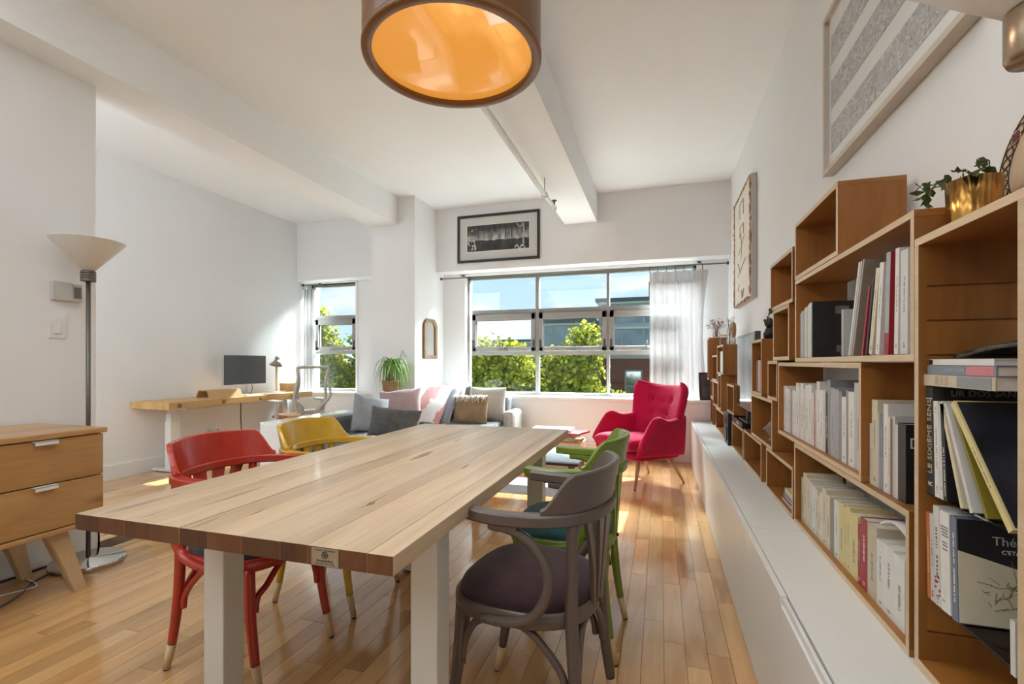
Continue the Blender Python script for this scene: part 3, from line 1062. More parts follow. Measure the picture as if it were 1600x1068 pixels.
# cables on the floor
mb = MB().tube([(-3.19, 1.75, 0.006), (-3.15, 1.66, 0.005), (-3.03, 1.54, 0.005), (-2.95, 1.36, 0.005), (-2.93, 1.15, 0.005)], 0.004, 6, True, 6)
tag(mb.build('power_cable', M_BLACK), 'black power cable on the floor under the dresser', 'cable')
mb = MB().tube([(-3.22, 1.68, 0.006), (-3.08, 1.64, 0.005), (-3.12, 1.52, 0.005), (-3.10, 1.35, 0.005), (-3.05, 1.15, 0.005)], 0.004, 6, True, 6)
tag(mb.build('power_cable', M_OPAL), 'white power cable on the floor under the dresser', 'cable')

# thermostat and switch on the partition
M_THER = paint('thermostat_grey', (0.55, 0.54, 0.51), 0.5, 0.02, 6, 0)
th_ = thing('thermostat', 'square grey thermostat on the partition wall beside the lamp pole', 'thermostat', (XP, 1.935, 1.575))
B(0, 0.034, -0.075, 0.022, -0.052, 0.058, 0.004).build('housing', M_THER, th_)
sd = B(0, 0.022, 0.026, 0.078, -0.052, 0.054, 0.003).build('side_panel', M_THER, th_)
B(0.0215, 0.0235, 0.036, 0.072, -0.032, 0.036).build('display', paint('lcd', (0.16, 0.16, 0.15), 0.2, 0.05, 6, 0), sd)
sw = thing('light_switch', 'white rocker light switch on the partition wall below the thermostat', 'switch', (XP, 1.895, 1.362))
B(0, 0.006, -0.041, 0.041, -0.06, 0.06, 0.002).build('plate', M_TRIM, sw)
B(0.006, 0.012, -0.019, 0.019, -0.034, 0.034, 0.002).build('rocker', M_TRIM, sw)
B(0.0055, 0.0065, -0.021, 0.021, -0.036, 0.036).build('recess', M_THER, sw)
for z in (0.047, -0.047):
    MB().ball((0.0065, 0, z), 0.003, 6).build('screw', M_THER, sw)
for i, y in enumerate((4.46, 4.58)):
    t = thing('wall_outlet', ['white wall outlet with a plugged cord below the desk', 'white wall outlet below the desk, the one with no cord'][i], 'outlet', (XL, y, 0.31), 0, None)
    B(0, 0.006, -0.037, 0.037, -0.058, 0.058, 0.002).build('plate', M_TRIM, t)
    for z in (0.022, -0.022):
        B(0.0058, 0.0075, -0.016, 0.016, z - 0.014, z + 0.014).build('socket', M_THER, t)
    if i == 0:
        B(0.006, 0.04, -0.018, 0.018, 0.008, 0.036, 0.004).build('plug', M_THER, t)
        MB().tube([(0.03, 0, 0.01), (0.035, -0.01, -0.10), (0.03, -0.03, -0.28)], 0.004, 6, True, 5).build('cord', M_THER, t)

# ---------------------------------------------------------------- white low cabinets along the right wall
CXF, CZ = 0.333, 0.482
def low_cabinet(y0, y1, doors, label, gap_door=None):
    t = thing('low_cabinet', label, 'cabinet', ((CXF + XR) / 2, (y0 + y1) / 2, 0), 0, 'white low cabinets under the crates')
    ox_, oy_ = t.location.x, t.location.y
    def bx(x0, x1, a, b, z0, z1, bev=0.0):
        return MB().box(x0 - ox_, x1 - ox_, a - oy_, b - oy_, z0, z1, bev)
    bx(CXF + 0.021, XR - 0.004, y0 + 0.001, y1 - 0.001, CZ - 0.016, CZ, 0.001).build('top_panel', M_WHITE, t)
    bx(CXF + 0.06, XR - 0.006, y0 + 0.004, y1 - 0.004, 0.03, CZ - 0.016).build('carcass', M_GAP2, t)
    bx(CXF + 0.05, XR - 0.006, y0 + 0.01, y1 - 0.01, 0, 0.03).build('plinth', M_WHITE, t)
    for k, (a, b) in enumerate(doors):
        dz_ = 0.0 if k != gap_door else 0.024
        d = bx(CXF, CXF + 0.018, a + 0.0015, b - 0.0015, 0.006, CZ - 0.001 - dz_, 0.0012).build('door', M_WHITE, t)
        if dz_:
            bx(CXF + 0.006, CXF + 0.016, a + 0.0015, b - 0.0015, CZ - 0.03, CZ - 0.004, 0.001).build('grip_rail', M_WHITE, d)
    return t
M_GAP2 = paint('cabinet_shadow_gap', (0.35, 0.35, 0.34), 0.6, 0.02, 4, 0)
low_cabinet(2.190, 5.915, [(2.190, 3.07), (3.07, 4.00), (4.00, 4.95), (4.95, 5.915)], 'white low cabinet against the window wall carrying the television')
low_cabinet(-0.60, 2.187, [(1.565, 2.187), (0.62, 1.565), (-0.60, 0.62)], 'white low cabinet nearest the camera under the full bookshelves', 1)

# ---------------------------------------------------------------- pine crates
SX0, SX1 = 0.546, 0.733
def board(x0, x1, y0, y1, z0, z1, name, parent, m, off):
    o = MB().box(x0 - off[0], x1 - off[0], y0 - off[1], y1 - off[1], z0 - off[2], z1 - off[2], 0.0012).build(name, m, parent)
    o.data.materials.append(M_EDGE)
    for f in o.data.polygons:
        if f.normal.x < -0.9:
            f.material_index = 1
    return o
def crate(y0, y1, z0, z1, label, x0=SX0, x1=SX1, th=0.017, top=True):
    off = ((x0 + x1) / 2, (y0 + y1) / 2, z0)
    t = thing('pine_crate', label, 'shelf', off, 0, 'stacked pine crates on the low cabinets')
    board(x0, x1, y0, y1, z0, z0 + th, 'bottom_board', t, M_PINE, off)
    if top:
        board(x0, x1, y0, y1, z1 - th, z1, 'top_board', t, M_PINE, off)
    board(x0, x1, y0, y0 + th, z0 + th, z1 - (th if top else 0), 'side_board', t, M_PINEZ, off)
    board(x0, x1, y1 - th, y1, z0 + th, z1 - (th if top else 0), 'side_board', t, M_PINEZ, off)
    return t
e_ = 0.0006
z_ = CZ
crate(1.325, 2.318, z_ + e_, 0.818, 'wide pine crate of old cream paperbacks resting on the near cabinet')
crate(1.602, 2.612, 0.819, 1.160, 'wide pine crate packed with white spined books, middle of the stack')
cA = crate(1.302, 2.305, 1.162, 1.505, 'wide pine crate with the leaning art books below the empty end crate')
crate(1.790, 2.308, 1.507, 1.745, 'empty pine crate topmost of the stack under the big framed prints')
crate(2.345, 2.785, 1.423, 1.662, 'empty pine crate one step down from the topmost crate', x1=0.72)
crate(2.405, 2.722, 1.171, 1.422, 'small empty pine crate left of the record sleeves', x1=0.72)
crate(2.342, 2.885, z_ + e_, 0.706, 'pine crate holding flat magazines and folders on the cabinet')
crate(2.742, 3.338, 0.708, 0.967, 'pine crate with a stone head figurine inside')
crate(3.012, 3.322, 0.968, 1.295, 'tall pine crate with a few books right of the television')
crate(2.632, 2.850, 0.968, 1.169, 'narrow empty pine crate squeezed beside the packed middle crate')
crate(3.020, 3.632, z_ + e_, 0.703, 'empty pine crate on the cabinet below the figurine crate')
crate(3.665, 4.190, z_ + e_, 0.694, 'pine crate on the cabinet under the media player')
crate(4.095, 4.490, 0.745, 0.980, 'small pine crate left of the television above the loudspeaker', x1=0.70)
crate(4.700, 5.370, z_ + e_, 0.700, 'pine crate on the cabinet left of the loudspeaker')
crate(4.935, 5.160, 0.702, 1.046, 'upright narrow pine crate with a knot on its side', )
crate(5.175, 5.615, 0.702, 0.965, 'pine crate second from the window at half height')
crate(4.765, 5.245, 1.048, 1.325, 'pine crate of white books under the dried flowers')
crate(5.262, 5.735, 0.967, 1.236, 'pine crate between the white book crate and the window')
crate(5.640, 5.905, z_ + e_, 0.770, 'lowest pine crate in the window corner')
crate(5.640, 5.905, 0.772, 0.965, 'middle pine crate in the window corner')
crate(5.742, 5.905, 0.967, 1.436, 'tall topmost pine crate in the window corner', x0=0.512, x1=0.70)

# tall unit at the near end, its sides grooved for glass shelves
off = ((SX0 + SX1) / 2, 1.14, CZ + e_)
tall = thing('grooved_bookcase', 'pine bookcase with grooved sides and glass shelves at the right edge', 'bookcase', off)
ty0, ty1, tz1 = 0.955, 1.300, 1.436
ox_, oy_, oz_ = off
board(SX0, SX1, ty0, ty1, CZ + e_, CZ + 0.022, 'bottom_board', tall, M_PINE, off)
board(SX0, SX1, ty0, ty1, tz1 - 0.017, tz1, 'top_board', tall, M_PINE, off)
GRV = [0.568, 0.644, 0.720, 0.796, 0.872, 0.948, 1.024, 1.100, 1.176, 1.252, 1.328]
def grooved(y0, y1, inner):
    # a side built with real slots: a thin back sheet plus raised bands between the slots
    mb = MB()
    zb = [CZ + 0.022] + sum([[g - 0.0022, g + 0.0022] for g in GRV], []) + [tz1 - 0.017]
    if inner < 0:
        mb.box(SX0 - ox_, SX1 - ox_, y0 + 0.005 - oy_, y1 - oy_, zb[0] - oz_, zb[-1] - oz_)
        a, b = y0, y0 + 0.005
    else:
        mb.box(SX0 - ox_, SX1 - ox_, y0 - oy_, y1 - 0.005 - oy_, zb[0] - oz_, zb[-1] - oz_)
        a, b = y1 - 0.005, y1
    mb.box(SX0 - ox_, SX0 + 0.016 - ox_, a - oy_, b - oy_, zb[0] - oz_, zb[-1] - oz_)
    for k in range(0, len(zb), 2):
        mb.box(SX0 + 0.016 - ox_, SX1 - ox_, a - oy_, b - oy_, zb[k] - oz_, zb[k + 1] - oz_)
    o = mb.build('side_board', M_PINEZ, tall)
    o.data.materials.append(M_EDGE)
    for f in o.data.polygons:
        if f.normal.x < -0.9 and abs(f.center.x - (SX0 - ox_)) < 0.001:
            f.material_index = 1
grooved(ty1 - 0.018, ty1, -1)
grooved(ty0, ty0 + 0.018, 1)
M_SMOKE = glassy('smoked_shelf_glass', (0.34, 0.30, 0.26), 0.08)
for z in (0.644, 0.872):
    MB().box(SX0 + 0.022 - ox_, SX1 - 0.004 - ox_, ty0 + 0.014 - oy_, ty1 - 0.014 - oy_, z - 0.002 - oz_, z + 0.002 - oz_).build('glass_shelf', M_SMOKE, tall, label='smoked glass shelf')

# ---------------------------------------------------------------- books
BC = {}
def bmat(name, c):
    return paint('book_' + name, c, 0.45, 0.05, 30, 0.0)
W = ('white', (0.72, 0.71, 0.68)); W2 = ('off white', (0.62, 0.61, 0.58)); CR = ('cream', (0.66, 0.59, 0.43)); GY = ('grey', (0.26, 0.27, 0.28))
LG = ('pale grey', (0.48, 0.48, 0.48)); BK = ('black', (0.012, 0.012, 0.014)); RD = ('red', (0.34, 0.02, 0.03)); YE = ('yellow', (0.68, 0.58, 0.27))
TA = ('tan', (0.45, 0.33, 0.19)); NV = ('slate blue', (0.10, 0.13, 0.18)); BG = ('beige', (0.55, 0.47, 0.35)); OR = ('orange', (0.60, 0.20, 0.08))
SV = ('silver', (0.36, 0.38, 0.40)); BR = ('brown', (0.22, 0.12, 0.06)); OL = ('olive', (0.24, 0.19, 0.02)); TP = ('taupe', (0.30, 0.26, 0.21)); PK = ('pink', (0.62, 0.20, 0.24)); CH = ('charcoal', (0.035, 0.04, 0.042))
ORD = ['first', 'second', 'third', 'fourth', 'fifth', 'sixth', 'seventh', 'eighth', 'ninth', 'tenth', 'eleventh', 'twelfth', 'thirteenth', 'fourteenth', 'fifteenth', 'sixteenth', 'seventeenth', 'eighteenth', 'nineteenth', 'twentieth', 'twenty-first', 'twenty-second', 'twenty-third', 'twenty-fourth', 'twenty-fifth', 'twenty-sixth', 'twenty-seventh', 'twenty-eighth', 'twenty-ninth', 'thirtieth']
def book(y, z, t, h, d, col, label, x0=0.566, lean=0.0, group=None, marks=None, mcol=None, name='book', cover2=None):
    """a book standing with its spine towards -X; its far side at y, lean>0 tips the top to the near side"""
    lr = radians(lean)
    oy = y - t * cos(lr) if lr >= 0 else y
    o = thing(name, label, 'book', (x0, oy, z + 0.0005), 0, group)
    o.rotation_euler = (lr, 0, 0)
    a, b = (0, t) if lr >= 0 else (-t, 0)
    c = min(0.0022, t * 0.18)
    mb = MB().box(0, c, a, b, 0, h).box(c, d, a, a + c, 0, h).box(c, d, b - c, b, 0, h)
    mb.build('cover', bmat(*col), o)
    MB().box(c, d - 0.003, a + c, b - c, 0.002, h - 0.003).build('pages', M_PAPER, o)
    if marks and t > 0.006:
        rr = random.Random(int(y * 9999) + int(h * 7777))
        mk = MB()
        ym = (a + b) / 2
        for (f0, f1, wd) in marks:
            zz = h * f0
            while zz < h * f1:
                l = rr.uniform(0.0015, 0.0032)
                mk.box(-0.0003, 0.0004, ym - t * wd * rr.uniform(0.35, .6), ym + t * wd * rr.uniform(0.35, .6), zz, zz + l)
                zz += l + rr.choice([0.0012, 0.0012, 0.004])
        if mk.v:
            k = mk.build('spine_print', bmat(*(mcol or (('print grey', (0.22, 0.21, 0.20)) if sum(col[1]) > 0.6 else ('white', W[1])))), o)
            k['kind'] = 'stuff'
    return o

def row(ystart, z, items, place, group, gap=0.0006, x0=0.566):
    y = ystart
    for i, it in enumerate(items):
        t, h, d, col = it[:4]
        lean = it[4] if len(it) > 4 else 0
        mk = it[5] if len(it) > 5 else None
        extra = it[6] if len(it) > 6 else ('thin ' if t < 0.014 else ('thick ' if t > 0.03 else ''))
        ln = 'leaning ' if abs(lean) > 4 else ''
        book(y, z, t, h, d, col, f'{ORD[i]} book from the left {place}, {extra}{ln}{col[0]} spine', x0, lean, group, mk)
        y -= t * cos(radians(lean)) + gap + (it[7] if len(it) > 7 else 0)
    return y

MK = [(0.25, 0.6, 0.22)]
MKB = [(0.06, 0.10, 0.3), (0.4, 0.75, 0.18)]
rr = random.Random(11)
# middle packed crate
mcols = [W, W, W, LG, GY, W, W, W, W2, W, W2, W, W, W2, RD, CR, W, W, W2, BK, GY, SV, SV, GY, W, GY, W, LG]
mh = [.212, .208, .20, .196, .19, .20, .196, .235, .22, .236, .215, .232, .236, .205, .20, .22, .252, .222, .225, .215, .262, .236, .232, .228, .212, .235, .232, .262]
mt = [.030, .026, .022, .018, .016, .026, .018, .034, .016, .03, .02, .03, .03, .024, .008, .013, .026, .026, .02, .017, .02, .032, .026, .02, .027, .014, .034, .05]
sc_ = 0.955 / (sum(mt) + 0.0006 * len(mt))
row(2.590, 0.836, [(t * sc_, h, 0.14 + 0.012 * (i % 3), c, 0, MK if i % 2 else MKB) for i, (t, h, c) in enumerate(zip(mt, mh, mcols))], 'in the packed middle crate', 'books in the packed middle crate')
# books beside the packed crate, standing on the lowest one
row(1.598, 0.818, [(.014, .17, .13, W2, 0, MK), (.036, .238, .16, CR, 0, MKB), (.010, .205, .15, LG), (.026, .09, .10, GY), (.026, .232, .15, W, 0, MKB), (.012, .20, .14, W2, 0, MK), (.012, .195, .15, BR), (.014, .205, .15, LG), (.014, .185, .14, W2), (.040, .192, .15, BK)], 'right of the packed middle crate', 'books standing right of the packed middle crate')
# lowest crate: old cream paperbacks
lc = [BG, CR, CR, W2, W, CR, YE, W, CR, CR, TP, W, YE, YE, YE, YE, RD, RD, BG, W, W, W]
lh = [.18, .205, .195, .188, .182, .178, .16, .178, .205, .190, .180, .195, .200, .195, .205, .195, .176, .205, .205, .18, .182, .178]
lt = [.022, .034, .03, .02, .03, .024, .012, .02, .034, .026, .030, .034, .03, .016, .022, .044, .014, .036, .044, .03, .042, .040]
sc_ = 0.90 / (sum(lt) + 0.0006 * len(lt))
row(2.288, 0.4996, [(t * sc_, h, 0.115 + 0.01 * (i % 2), c, 0, MKB if i % 3 else MK) for i, (t, h, c) in enumerate(zip(lt, lh, lc))], 'in the lowest wide crate', 'old paperbacks in the lowest wide crate')
# a sheaf of papers lying over the last books
mb = MB()
mb.grid(lambda u, v: (0.57 + 0.13 * u, 1.345 + 0.20 * v, 0.718 + 0.052 * sin(v * 2.4) - 0.03 * v), 6, 14)
o = mb.build('paper_sheaf', paint('sheet_white', (0.74, 0.74, 0.74), 0.6, 0.02, 8, 0))
md = o.modifiers.new('thick', 'SOLIDIFY'); md.thickness = 0.006
tag(o, 'bowed white magazine lying on the last books of the lowest crate', 'magazine')

# upper wide crate
y = row(2.285, 1.180, [(.020, .185, .16, SV), (.014, .19, .16, W2), (.020, .192, .16, LG), (.012, .19, .16, GY), (.022, .20, .16, W), (.026, .203, .16, LG), (.014, .208, .16, W), (.014, .212, .16, W2), (.014, .212, .16, W, 0, MK), (.016, .214, .17, BK)], 'in the upper wide crate', 'record sleeves and books at the left of the upper crate', x0=0.560)
bk = [o for o in bpy.data.objects if o.get('label', '').startswith('tenth book from the left in the upper wide crate')][0]
M_PRG = paint('print_grey', (0.16, 0.15, 0.14), 0.5, 0.5, 60, 0)
M_PRW = paint('print_pale', (0.42, 0.40, 0.36), 0.5, 0.4, 60, 0)
mk = MB()
for (a, b, c, d) in ((.075, .12, .165, .195), (.10, .135, .12, .14), (.08, .12, .02, .045), (.09, .115, .01, .03)):
    mk.box(a, b, -0.0006, 0.0002, c, d)
k = mk.build('cover_print', M_PRG, bk); k['kind'] = 'stuff'
yl = 1.772
UP = 'of the leaning books in the upper wide crate'
lean_items = [(.016, .150, .15, LG, 0), (.010, .286, .165, W, 17), (.010, .286, .165, LG, 17), (.012, .288, .166, TP, 17), (.010, .20, .13, RD, 15), (.012, .215, .14, BK, 13), (.022, .237, .14, CR, 12), (.024, .245, .15, W, 7), (.026, .262, .14, RD, 3.5), (.020, .262, .15, W, 2.0), (.036, .250, .15, W2, 1.0), (.026, .278, .15, W, 0)]
yy = 1.79
xs = [None] * len(lean_items)
pos = [1.800, 1.742, 1.727, 1.712, 1.640, 1.612, 1.588, 1.545, 1.492, 1.435, 1.402, 1.352]
M_LET = bmat('ink', (0.02, 0.02, 0.02))
for i, it in enumerate(lean_items):
    t, h, d, col, ln = it
    o = book(pos[i], 1.180, t, h, d, col, f'{ORD[i]} {UP}, {col[0]} spine', 0.560, ln, 'leaning art books in the upper crate', MKB if i > 5 else None, BK if i in (8,) else None)
    if i == 3:
        lettering('cover_lettering', 'AVANC\nLOMPOS!', 0.019, M_LET, o, face_m((0.085, -0.0004, 0.252), (1, 0, 0), (0, 0, 1)))
    if i == 8:
        MB().box(-0.0006, 0.0004, 0.001, t - 0.001, 0.055, 0.262).build('spine_band', bmat('silver', SV[1]), o, label='silver spine band')

# bookcase, middle row standing on the upper glass shelf
BCG = 'books in the grooved bookcase'
o = book(1.276, 0.874, 0.026, 0.232, 0.15, CH, 'charcoal thriller with tall gold lettering on the spine in the grooved bookcase', 0.560, -1.5, BCG)
M_GOLDT = bmat('gold ink', (0.55, 0.44, 0.26))
lettering('title', 'LE SIXIÈME SENS', 0.0225, M_GOLDT, o, face_m((-0.0006, -0.013, 0.125), (0, 0, 1), (0, 1, 0)))
lettering('publisher_mark', 'HC', 0.012, bmat('white', W[1]), o, face_m((-0.0006, -0.013, 0.022), (0, -1, 0), (0, 0, 1)))
MB().box(-0.0008, 0.0002, -0.0255, -0.0005, 0.206, 0.208).build('spine_line', bmat('white', W[1]), o)
o = book(1.252, 0.874, 0.006, 0.2335, 0.16, BK, 'large black book whose cover shows above the row in the grooved bookcase', 0.575, 0, BCG)
lettering('cover_title', 'UR DOS SANTOS', 0.019, paint('dim_print', (0.26, 0.23, 0.20), 0.5, 0.1, 30, 0), o, face_m((0.085, -0.0003, 0.2195), (1, 0, 0), (0, 0, 1)))
book(1.246, 0.874, 0.018, 0.203, 0.13, W, 'white spined book right of the charcoal thriller', 0.560, -2, BCG, [(0.05, 0.12, 0.3), (0.3, 0.75, 0.22), (0.88, 0.94, 0.2)], GY)
book(1.226, 0.874, 0.011, 0.195, 0.13, W2, 'thin white book right of the white spined one in the grooved bookcase', 0.560, -3, BCG, [(0.1, 0.13, 0.3)])
book(1.213, 0.874, 0.013, 0.20, 0.13, BK, 'black book with white scrawl on its spine in the grooved bookcase', 0.560, -4, BCG, [(0.05, 0.55, 0.32)], W)
book(1.155, 0.874, 0.010, 0.215, 0.14, CR, 'cream booklet leaning left in the grooved bookcase', 0.560, -20, BCG)
book(1.125, 0.874, 0.010, 0.218, 0.14, W2, 'off white booklet leaning beside the cream one in the grooved bookcase', 0.560, -24, BCG)
book(1.090, 0.874, 0.008, 0.215, 0.15, OL, 'olive covered book leaning in the grooved bookcase', 0.566, -29, BCG)
o = book(1.012, 0.8742, 0.014, 0.262, 0.16, YE, 'pale yellow spined book tipped far over with a dark cover', 0.556, -40, BCG, [(0.3, 0.6, 0.2)])
MB().box(0.004, 0.158, -0.0155, -0.0142, 0.004, 0.258).build('dark_cover', paint('dark_cover_art', (0.02, 0.022, 0.03), 0.3, 0.8, 9, 0), o, label='dark printed cover')
# the flat stack lying on that row
def flat_book(y0, y1, z0, t, d, col, label, x0=0.560, band=None, tilt=0.0, group=BCG):
    o = thing('book', label, 'book', (x0, y1, z0 + 0.0004), 0, group)
    o.rotation_euler = (0, radians(tilt), 0)
    l = y1 - y0
    c = 0.0018
    MB().box(0, c, -l, 0, 0, t).box(c, d, -l, 0, 0, c).box(c, d, -l, 0, t - c, t).build('cover', bmat(*col), o)
    MB().box(c, d - 0.002, -l + 0.002, -0.002, c, t - c).build('pages', M_PAPER, o)
    if band:
        for (f0, f1, bc) in band:
            MB().box(-0.0005, 0.0004, -l * f1, -l * f0, 0.0012, t - 0.0012).build('spine_band', bmat(*bc), o)
    return o
o = flat_book(1.045, 1.282, 1.1095, 0.024, 0.15, BG, 'beige spined book lying flat, lowest of the flat stack', 0.556, [(0.52, 0.96, GY)])
mk = MB()
for q in range(3):
    for r_ in range(7):
        mk.box(-0.0005, 0.0004, -0.045 - q * 0.018 - 0.012, -0.045 - q * 0.018, 0.004 + r_ * 0.0025, 0.0055 + r_ * 0.0025)
k = mk.build('spine_print', bmat(*TA), o); k['kind'] = 'stuff'
o = flat_book(1.05, 1.276, 1.1342, 0.019, 0.15, ('steel blue', (0.20, 0.23, 0.28)), 'steel blue and pink spined book lying flat in the flat stack', 0.560, [(0.62, 0.97, PK)])
mk = MB()
for r_ in range(12):
    mk.box(-0.0008, 0.0004, -0.070 - r_ * 0.0055 - 0.0036 + (0.001 if r_ % 3 else 0), -0.070 - r_ * 0.0055, 0.0065 + 0.001 * (r_ % 2), 0.0135 - 0.0012 * (r_ % 3 == 1))
k = mk.build('spine_print', bmat('print blue', (0.34, 0.37, 0.42)), o); k['kind'] = 'stuff'
flat_book(1.06, 1.272, 1.1540, 0.0125, 0.15, W, 'white magazine with black spine end lying flat on the stack', 0.562, [(0.0, 0.06, BK)])
mb = MB()
def bowed(u, v):
    return (0.60 + 0.12 * u, 1.262 - 0.235 * v, 1.1680 + 0.060 * (1 - (1 - v) ** 2) * (0.35 + 0.65 * u))
mb.grid(bowed, 8, 16)
o = mb.build('magazine', paint('dark_magazine', (0.05, 0.042, 0.035), 0.25, 0.8, 22, 0))
md = o.modifiers.new('thick', 'SOLIDIFY'); md.thickness = 0.008; md.offset = 1
tag(o, 'dark glossy magazine bowed on top of the flat stack', 'magazine')
# lowest row on the lower glass shelf
book(1.276, 0.646, 0.012, 0.186, 0.125, OR, 'orange spined paperback on the lower glass shelf', 0.560, -2, BCG, [(0.3, 0.7, 0.25)], YE)
book(1.262, 0.646, 0.015, 0.186, 0.13, W2, 'white paperback right of the orange one', 0.560, -2, BCG, [(0.05, 0.12, 0.35), (0.4, 0.7, 0.2)], RD)
o = book(1.245, 0.646, 0.022, 0.208, 0.13, W2, 'white paperback with red blooms at the spine foot', 0.560, -2.5, BCG, [(0.28, 0.5, 0.3), (0.58, 0.78, 0.3)], BK)
mk = MB()
rr = random.Random(5)
for q in range(16):
    mk.ball((-0.0002, -0.011 + rr.uniform(-0.008, 0.008), 0.006 + rr.random() * 0.058), rr.uniform(0.0015, 0.004), 6, (0.1, 1, 1))
k = mk.build('flower_print', bmat(*RD), o); k['kind'] = 'stuff'
o = book(1.222, 0.646, 0.034, 0.205, 0.14, W, 'thick white book with grey title lines on the lower glass shelf', 0.560, -2, BCG)
mk = MB()
for (zz, a, b) in ((0.172, 4, 30), (0.166, 4, 30), (0.160, 6, 28), (0.154, 8, 30), (0.140, 8, 26), (0.134, 10, 26), (0.126, 9, 27), (0.02, 8, 14)):
    q = a
    while q < b:
        mk.box(-0.0005, 0.0004, -(q + 2.2) * 0.001, -q * 0.001, zz, zz + 0.0035)
        q += 3
k = mk.build('spine_print', bmat(*GY), o); k['kind'] = 'stuff'
o = book(1.182, 0.646, 0.020, 0.205, 0.155, ('blue grey', (0.14, 0.17, 0.24)), 'blue grey spined book with a black and cream cover on the lower glass shelf', 0.560, -2.5, BCG, [(0.18, 0.5, 0.25), (0.55, 0.85, 0.22)], W)
fr_ = MB()
fr_.prism([(0.002, 0.002), (0.153, 0.002), (0.153, 0.098), (0.002, 0.142)], 'Y', -0.0212, -0.0200)
fr_.build('cover_lower', bmat('cream', (0.60, 0.55, 0.43)), o)
fu = MB()
fu.prism([(0.002, 0.142), (0.153, 0.098), (0.153, 0.203), (0.002, 0.203)], 'Y', -0.0211, -0.0200)
fu.build('cover_upper', bmat('black', BK[1]), o)
lettering('cover_title', 'Thély', 0.024, bmat('pale grey', LG[1]), o, face_m((0.083, -0.0217, 0.165), (1, 0, 0), (0, 0, 1)))
lettering('cover_subtitle', "C'ETA", 0.011, bmat('white', W[1]), o, face_m((0.085, -0.0217, 0.145), (1, 0, 0), (0, 0, 1)))
mk = MB()
for q in range(40):
    a = rr.uniform(0.05, 0.14); z = rr.uniform(0.03, 0.085)
    mk.tube([(a, -0.0216, z), (a + rr.uniform(-0.025, 0.02), -0.0216, z + rr.uniform(-0.012, 0.02))], 0.0006, 4)
for a, z1 in ((0.085, 0.13), (0.10, 0.11), (0.12, 0.125)):
    mk.tube([(0.10, -0.0216, 0.05), (a, -0.0216, z1)], 0.0005, 4)
k = mk.build('plant_print', bmat('plant ink', (0.16, 0.18, 0.05)), o); k['kind'] = 'stuff'
book(1.000, 0.646, 0.012, 0.09, 0.12, W2, 'small off white book at the near end of the lower glass shelf', 0.552, -1, BCG)

# big DO on the black cover beside the packed crate
bk = [o for o in bpy.data.objects if o.get('label', '').startswith('tenth book from the left right of the packed')][0]
lettering('cover_lettering', 'DO', 0.036, bmat('off white', W2[1]), bk, face_m((0.035, -0.0004, 0.145), (1, 0, 0), (0, 0, 1)))

# flat magazines in the crate below the figurine
ff = [(0.006, LG), (0.008, W), (0.007, RD), (0.006, W), (0.008, NV), (0.006, GY), (0.01, W2), (0.014, YE)]
z = 0.4996
for i, (t, c) in enumerate(ff):
    flat_book(2.375, 2.60 - 0.008 * i, z, t, 0.14, c, f'{c[0]} magazine lying flat, {ORD[i]} from the bottom in the magazine crate', 0.562 - 0.002 * (i % 3), None, 0, 'flat magazines in the low crate')
    z += t + 0.0008
# books in the far crates
row(3.296, 0.985, [(.024, .20, .13, RD), (.03, .185, .13, TP), (.016, .20, .13, BK), (.03, .19, .13, W2), (.024, .185, .13, LG), (.02, .19, .13, PK), (.02, .175, .12, BR)], 'in the tall crate beside the television', 'books in the tall crate beside the television')
row(5.15, 1.065, [(.05, .20, .12, W), (.05, .205, .12, W2), (.06, .20, .12, W), (.05, .20, .12, CR)], 'in the crate under the dried flowers', 'white books under the dried flowers')
row(5.885, 0.789, [(.05, .14, .12, W2), (.05, .15, .12, OR), (.04, .15, .12, W)], 'in the window corner crate', 'books in the window corner crate')

# ---------------------------------------------------------------- things on and in the crates
tv = thing('television', 'flat black television standing among the crates', 'television', (0.585, 3.715, 0.745))
M_SCREEN = paint('dark_screen', (0.03, 0.03, 0.032), 0.06, 0.02, 4, 0, spec=0.35)
B(-0.015, 0.02, -0.362, 0.36, 0.085, 0.615, 0.004).build('bezel', paint('tv_bezel', (0.10, 0.095, 0.09), 0.3, 0.05, 8, 0), tv)
B(-0.0165, -0.0155, -0.348, 0.348, 0.100, 0.598).build('screen', M_SCREEN, tv)
MB().box(-0.005, 0.02, -0.03, 0.03, 0.012, 0.09).build('neck', M_DARK, tv)
MB().box(-0.03, 0.09, -0.16, 0.16, 0.0, 0.012, 0.003).build('foot', M_DARK, tv)
mpz = thing('media_player', 'black media player lying on a pine crate under the television', 'player', (0.64, 3.93, 0.6946))
B(-0.095, 0.085, -0.24, 0.24, 0, 0.042, 0.004).build('case', M_BLACK, mpz)
B(-0.0965, -0.094, -0.14, 0.04, 0.012, 0.030).build('front_panel', paint('player_face', (0.25, 0.25, 0.26), 0.2, 0.1, 8, 0), mpz)
sk = thing('loudspeaker', 'small black loudspeaker standing on the cabinet between two crates', 'speaker', (0.62, 4.36, CZ))
B(-0.095, 0.08, -0.10, 0.115, 0, 0.262, 0.004).build('cabinet', M_BLACK, sk)
for z, r_ in ((0.085, 0.062), (0.195, 0.03)):
    m_ = Matrix.Translation((-0.095, 0.008, z)) @ Matrix.Rotation(-pi / 2, 4, 'Y')
    MB().lathe([(r_, 0), (r_, 0.006), (r_ * 0.85, 0.006), (r_ * 0.3, -0.0), (0, 0.004)], 20).xf(m_).build('driver', M_DARK, sk)
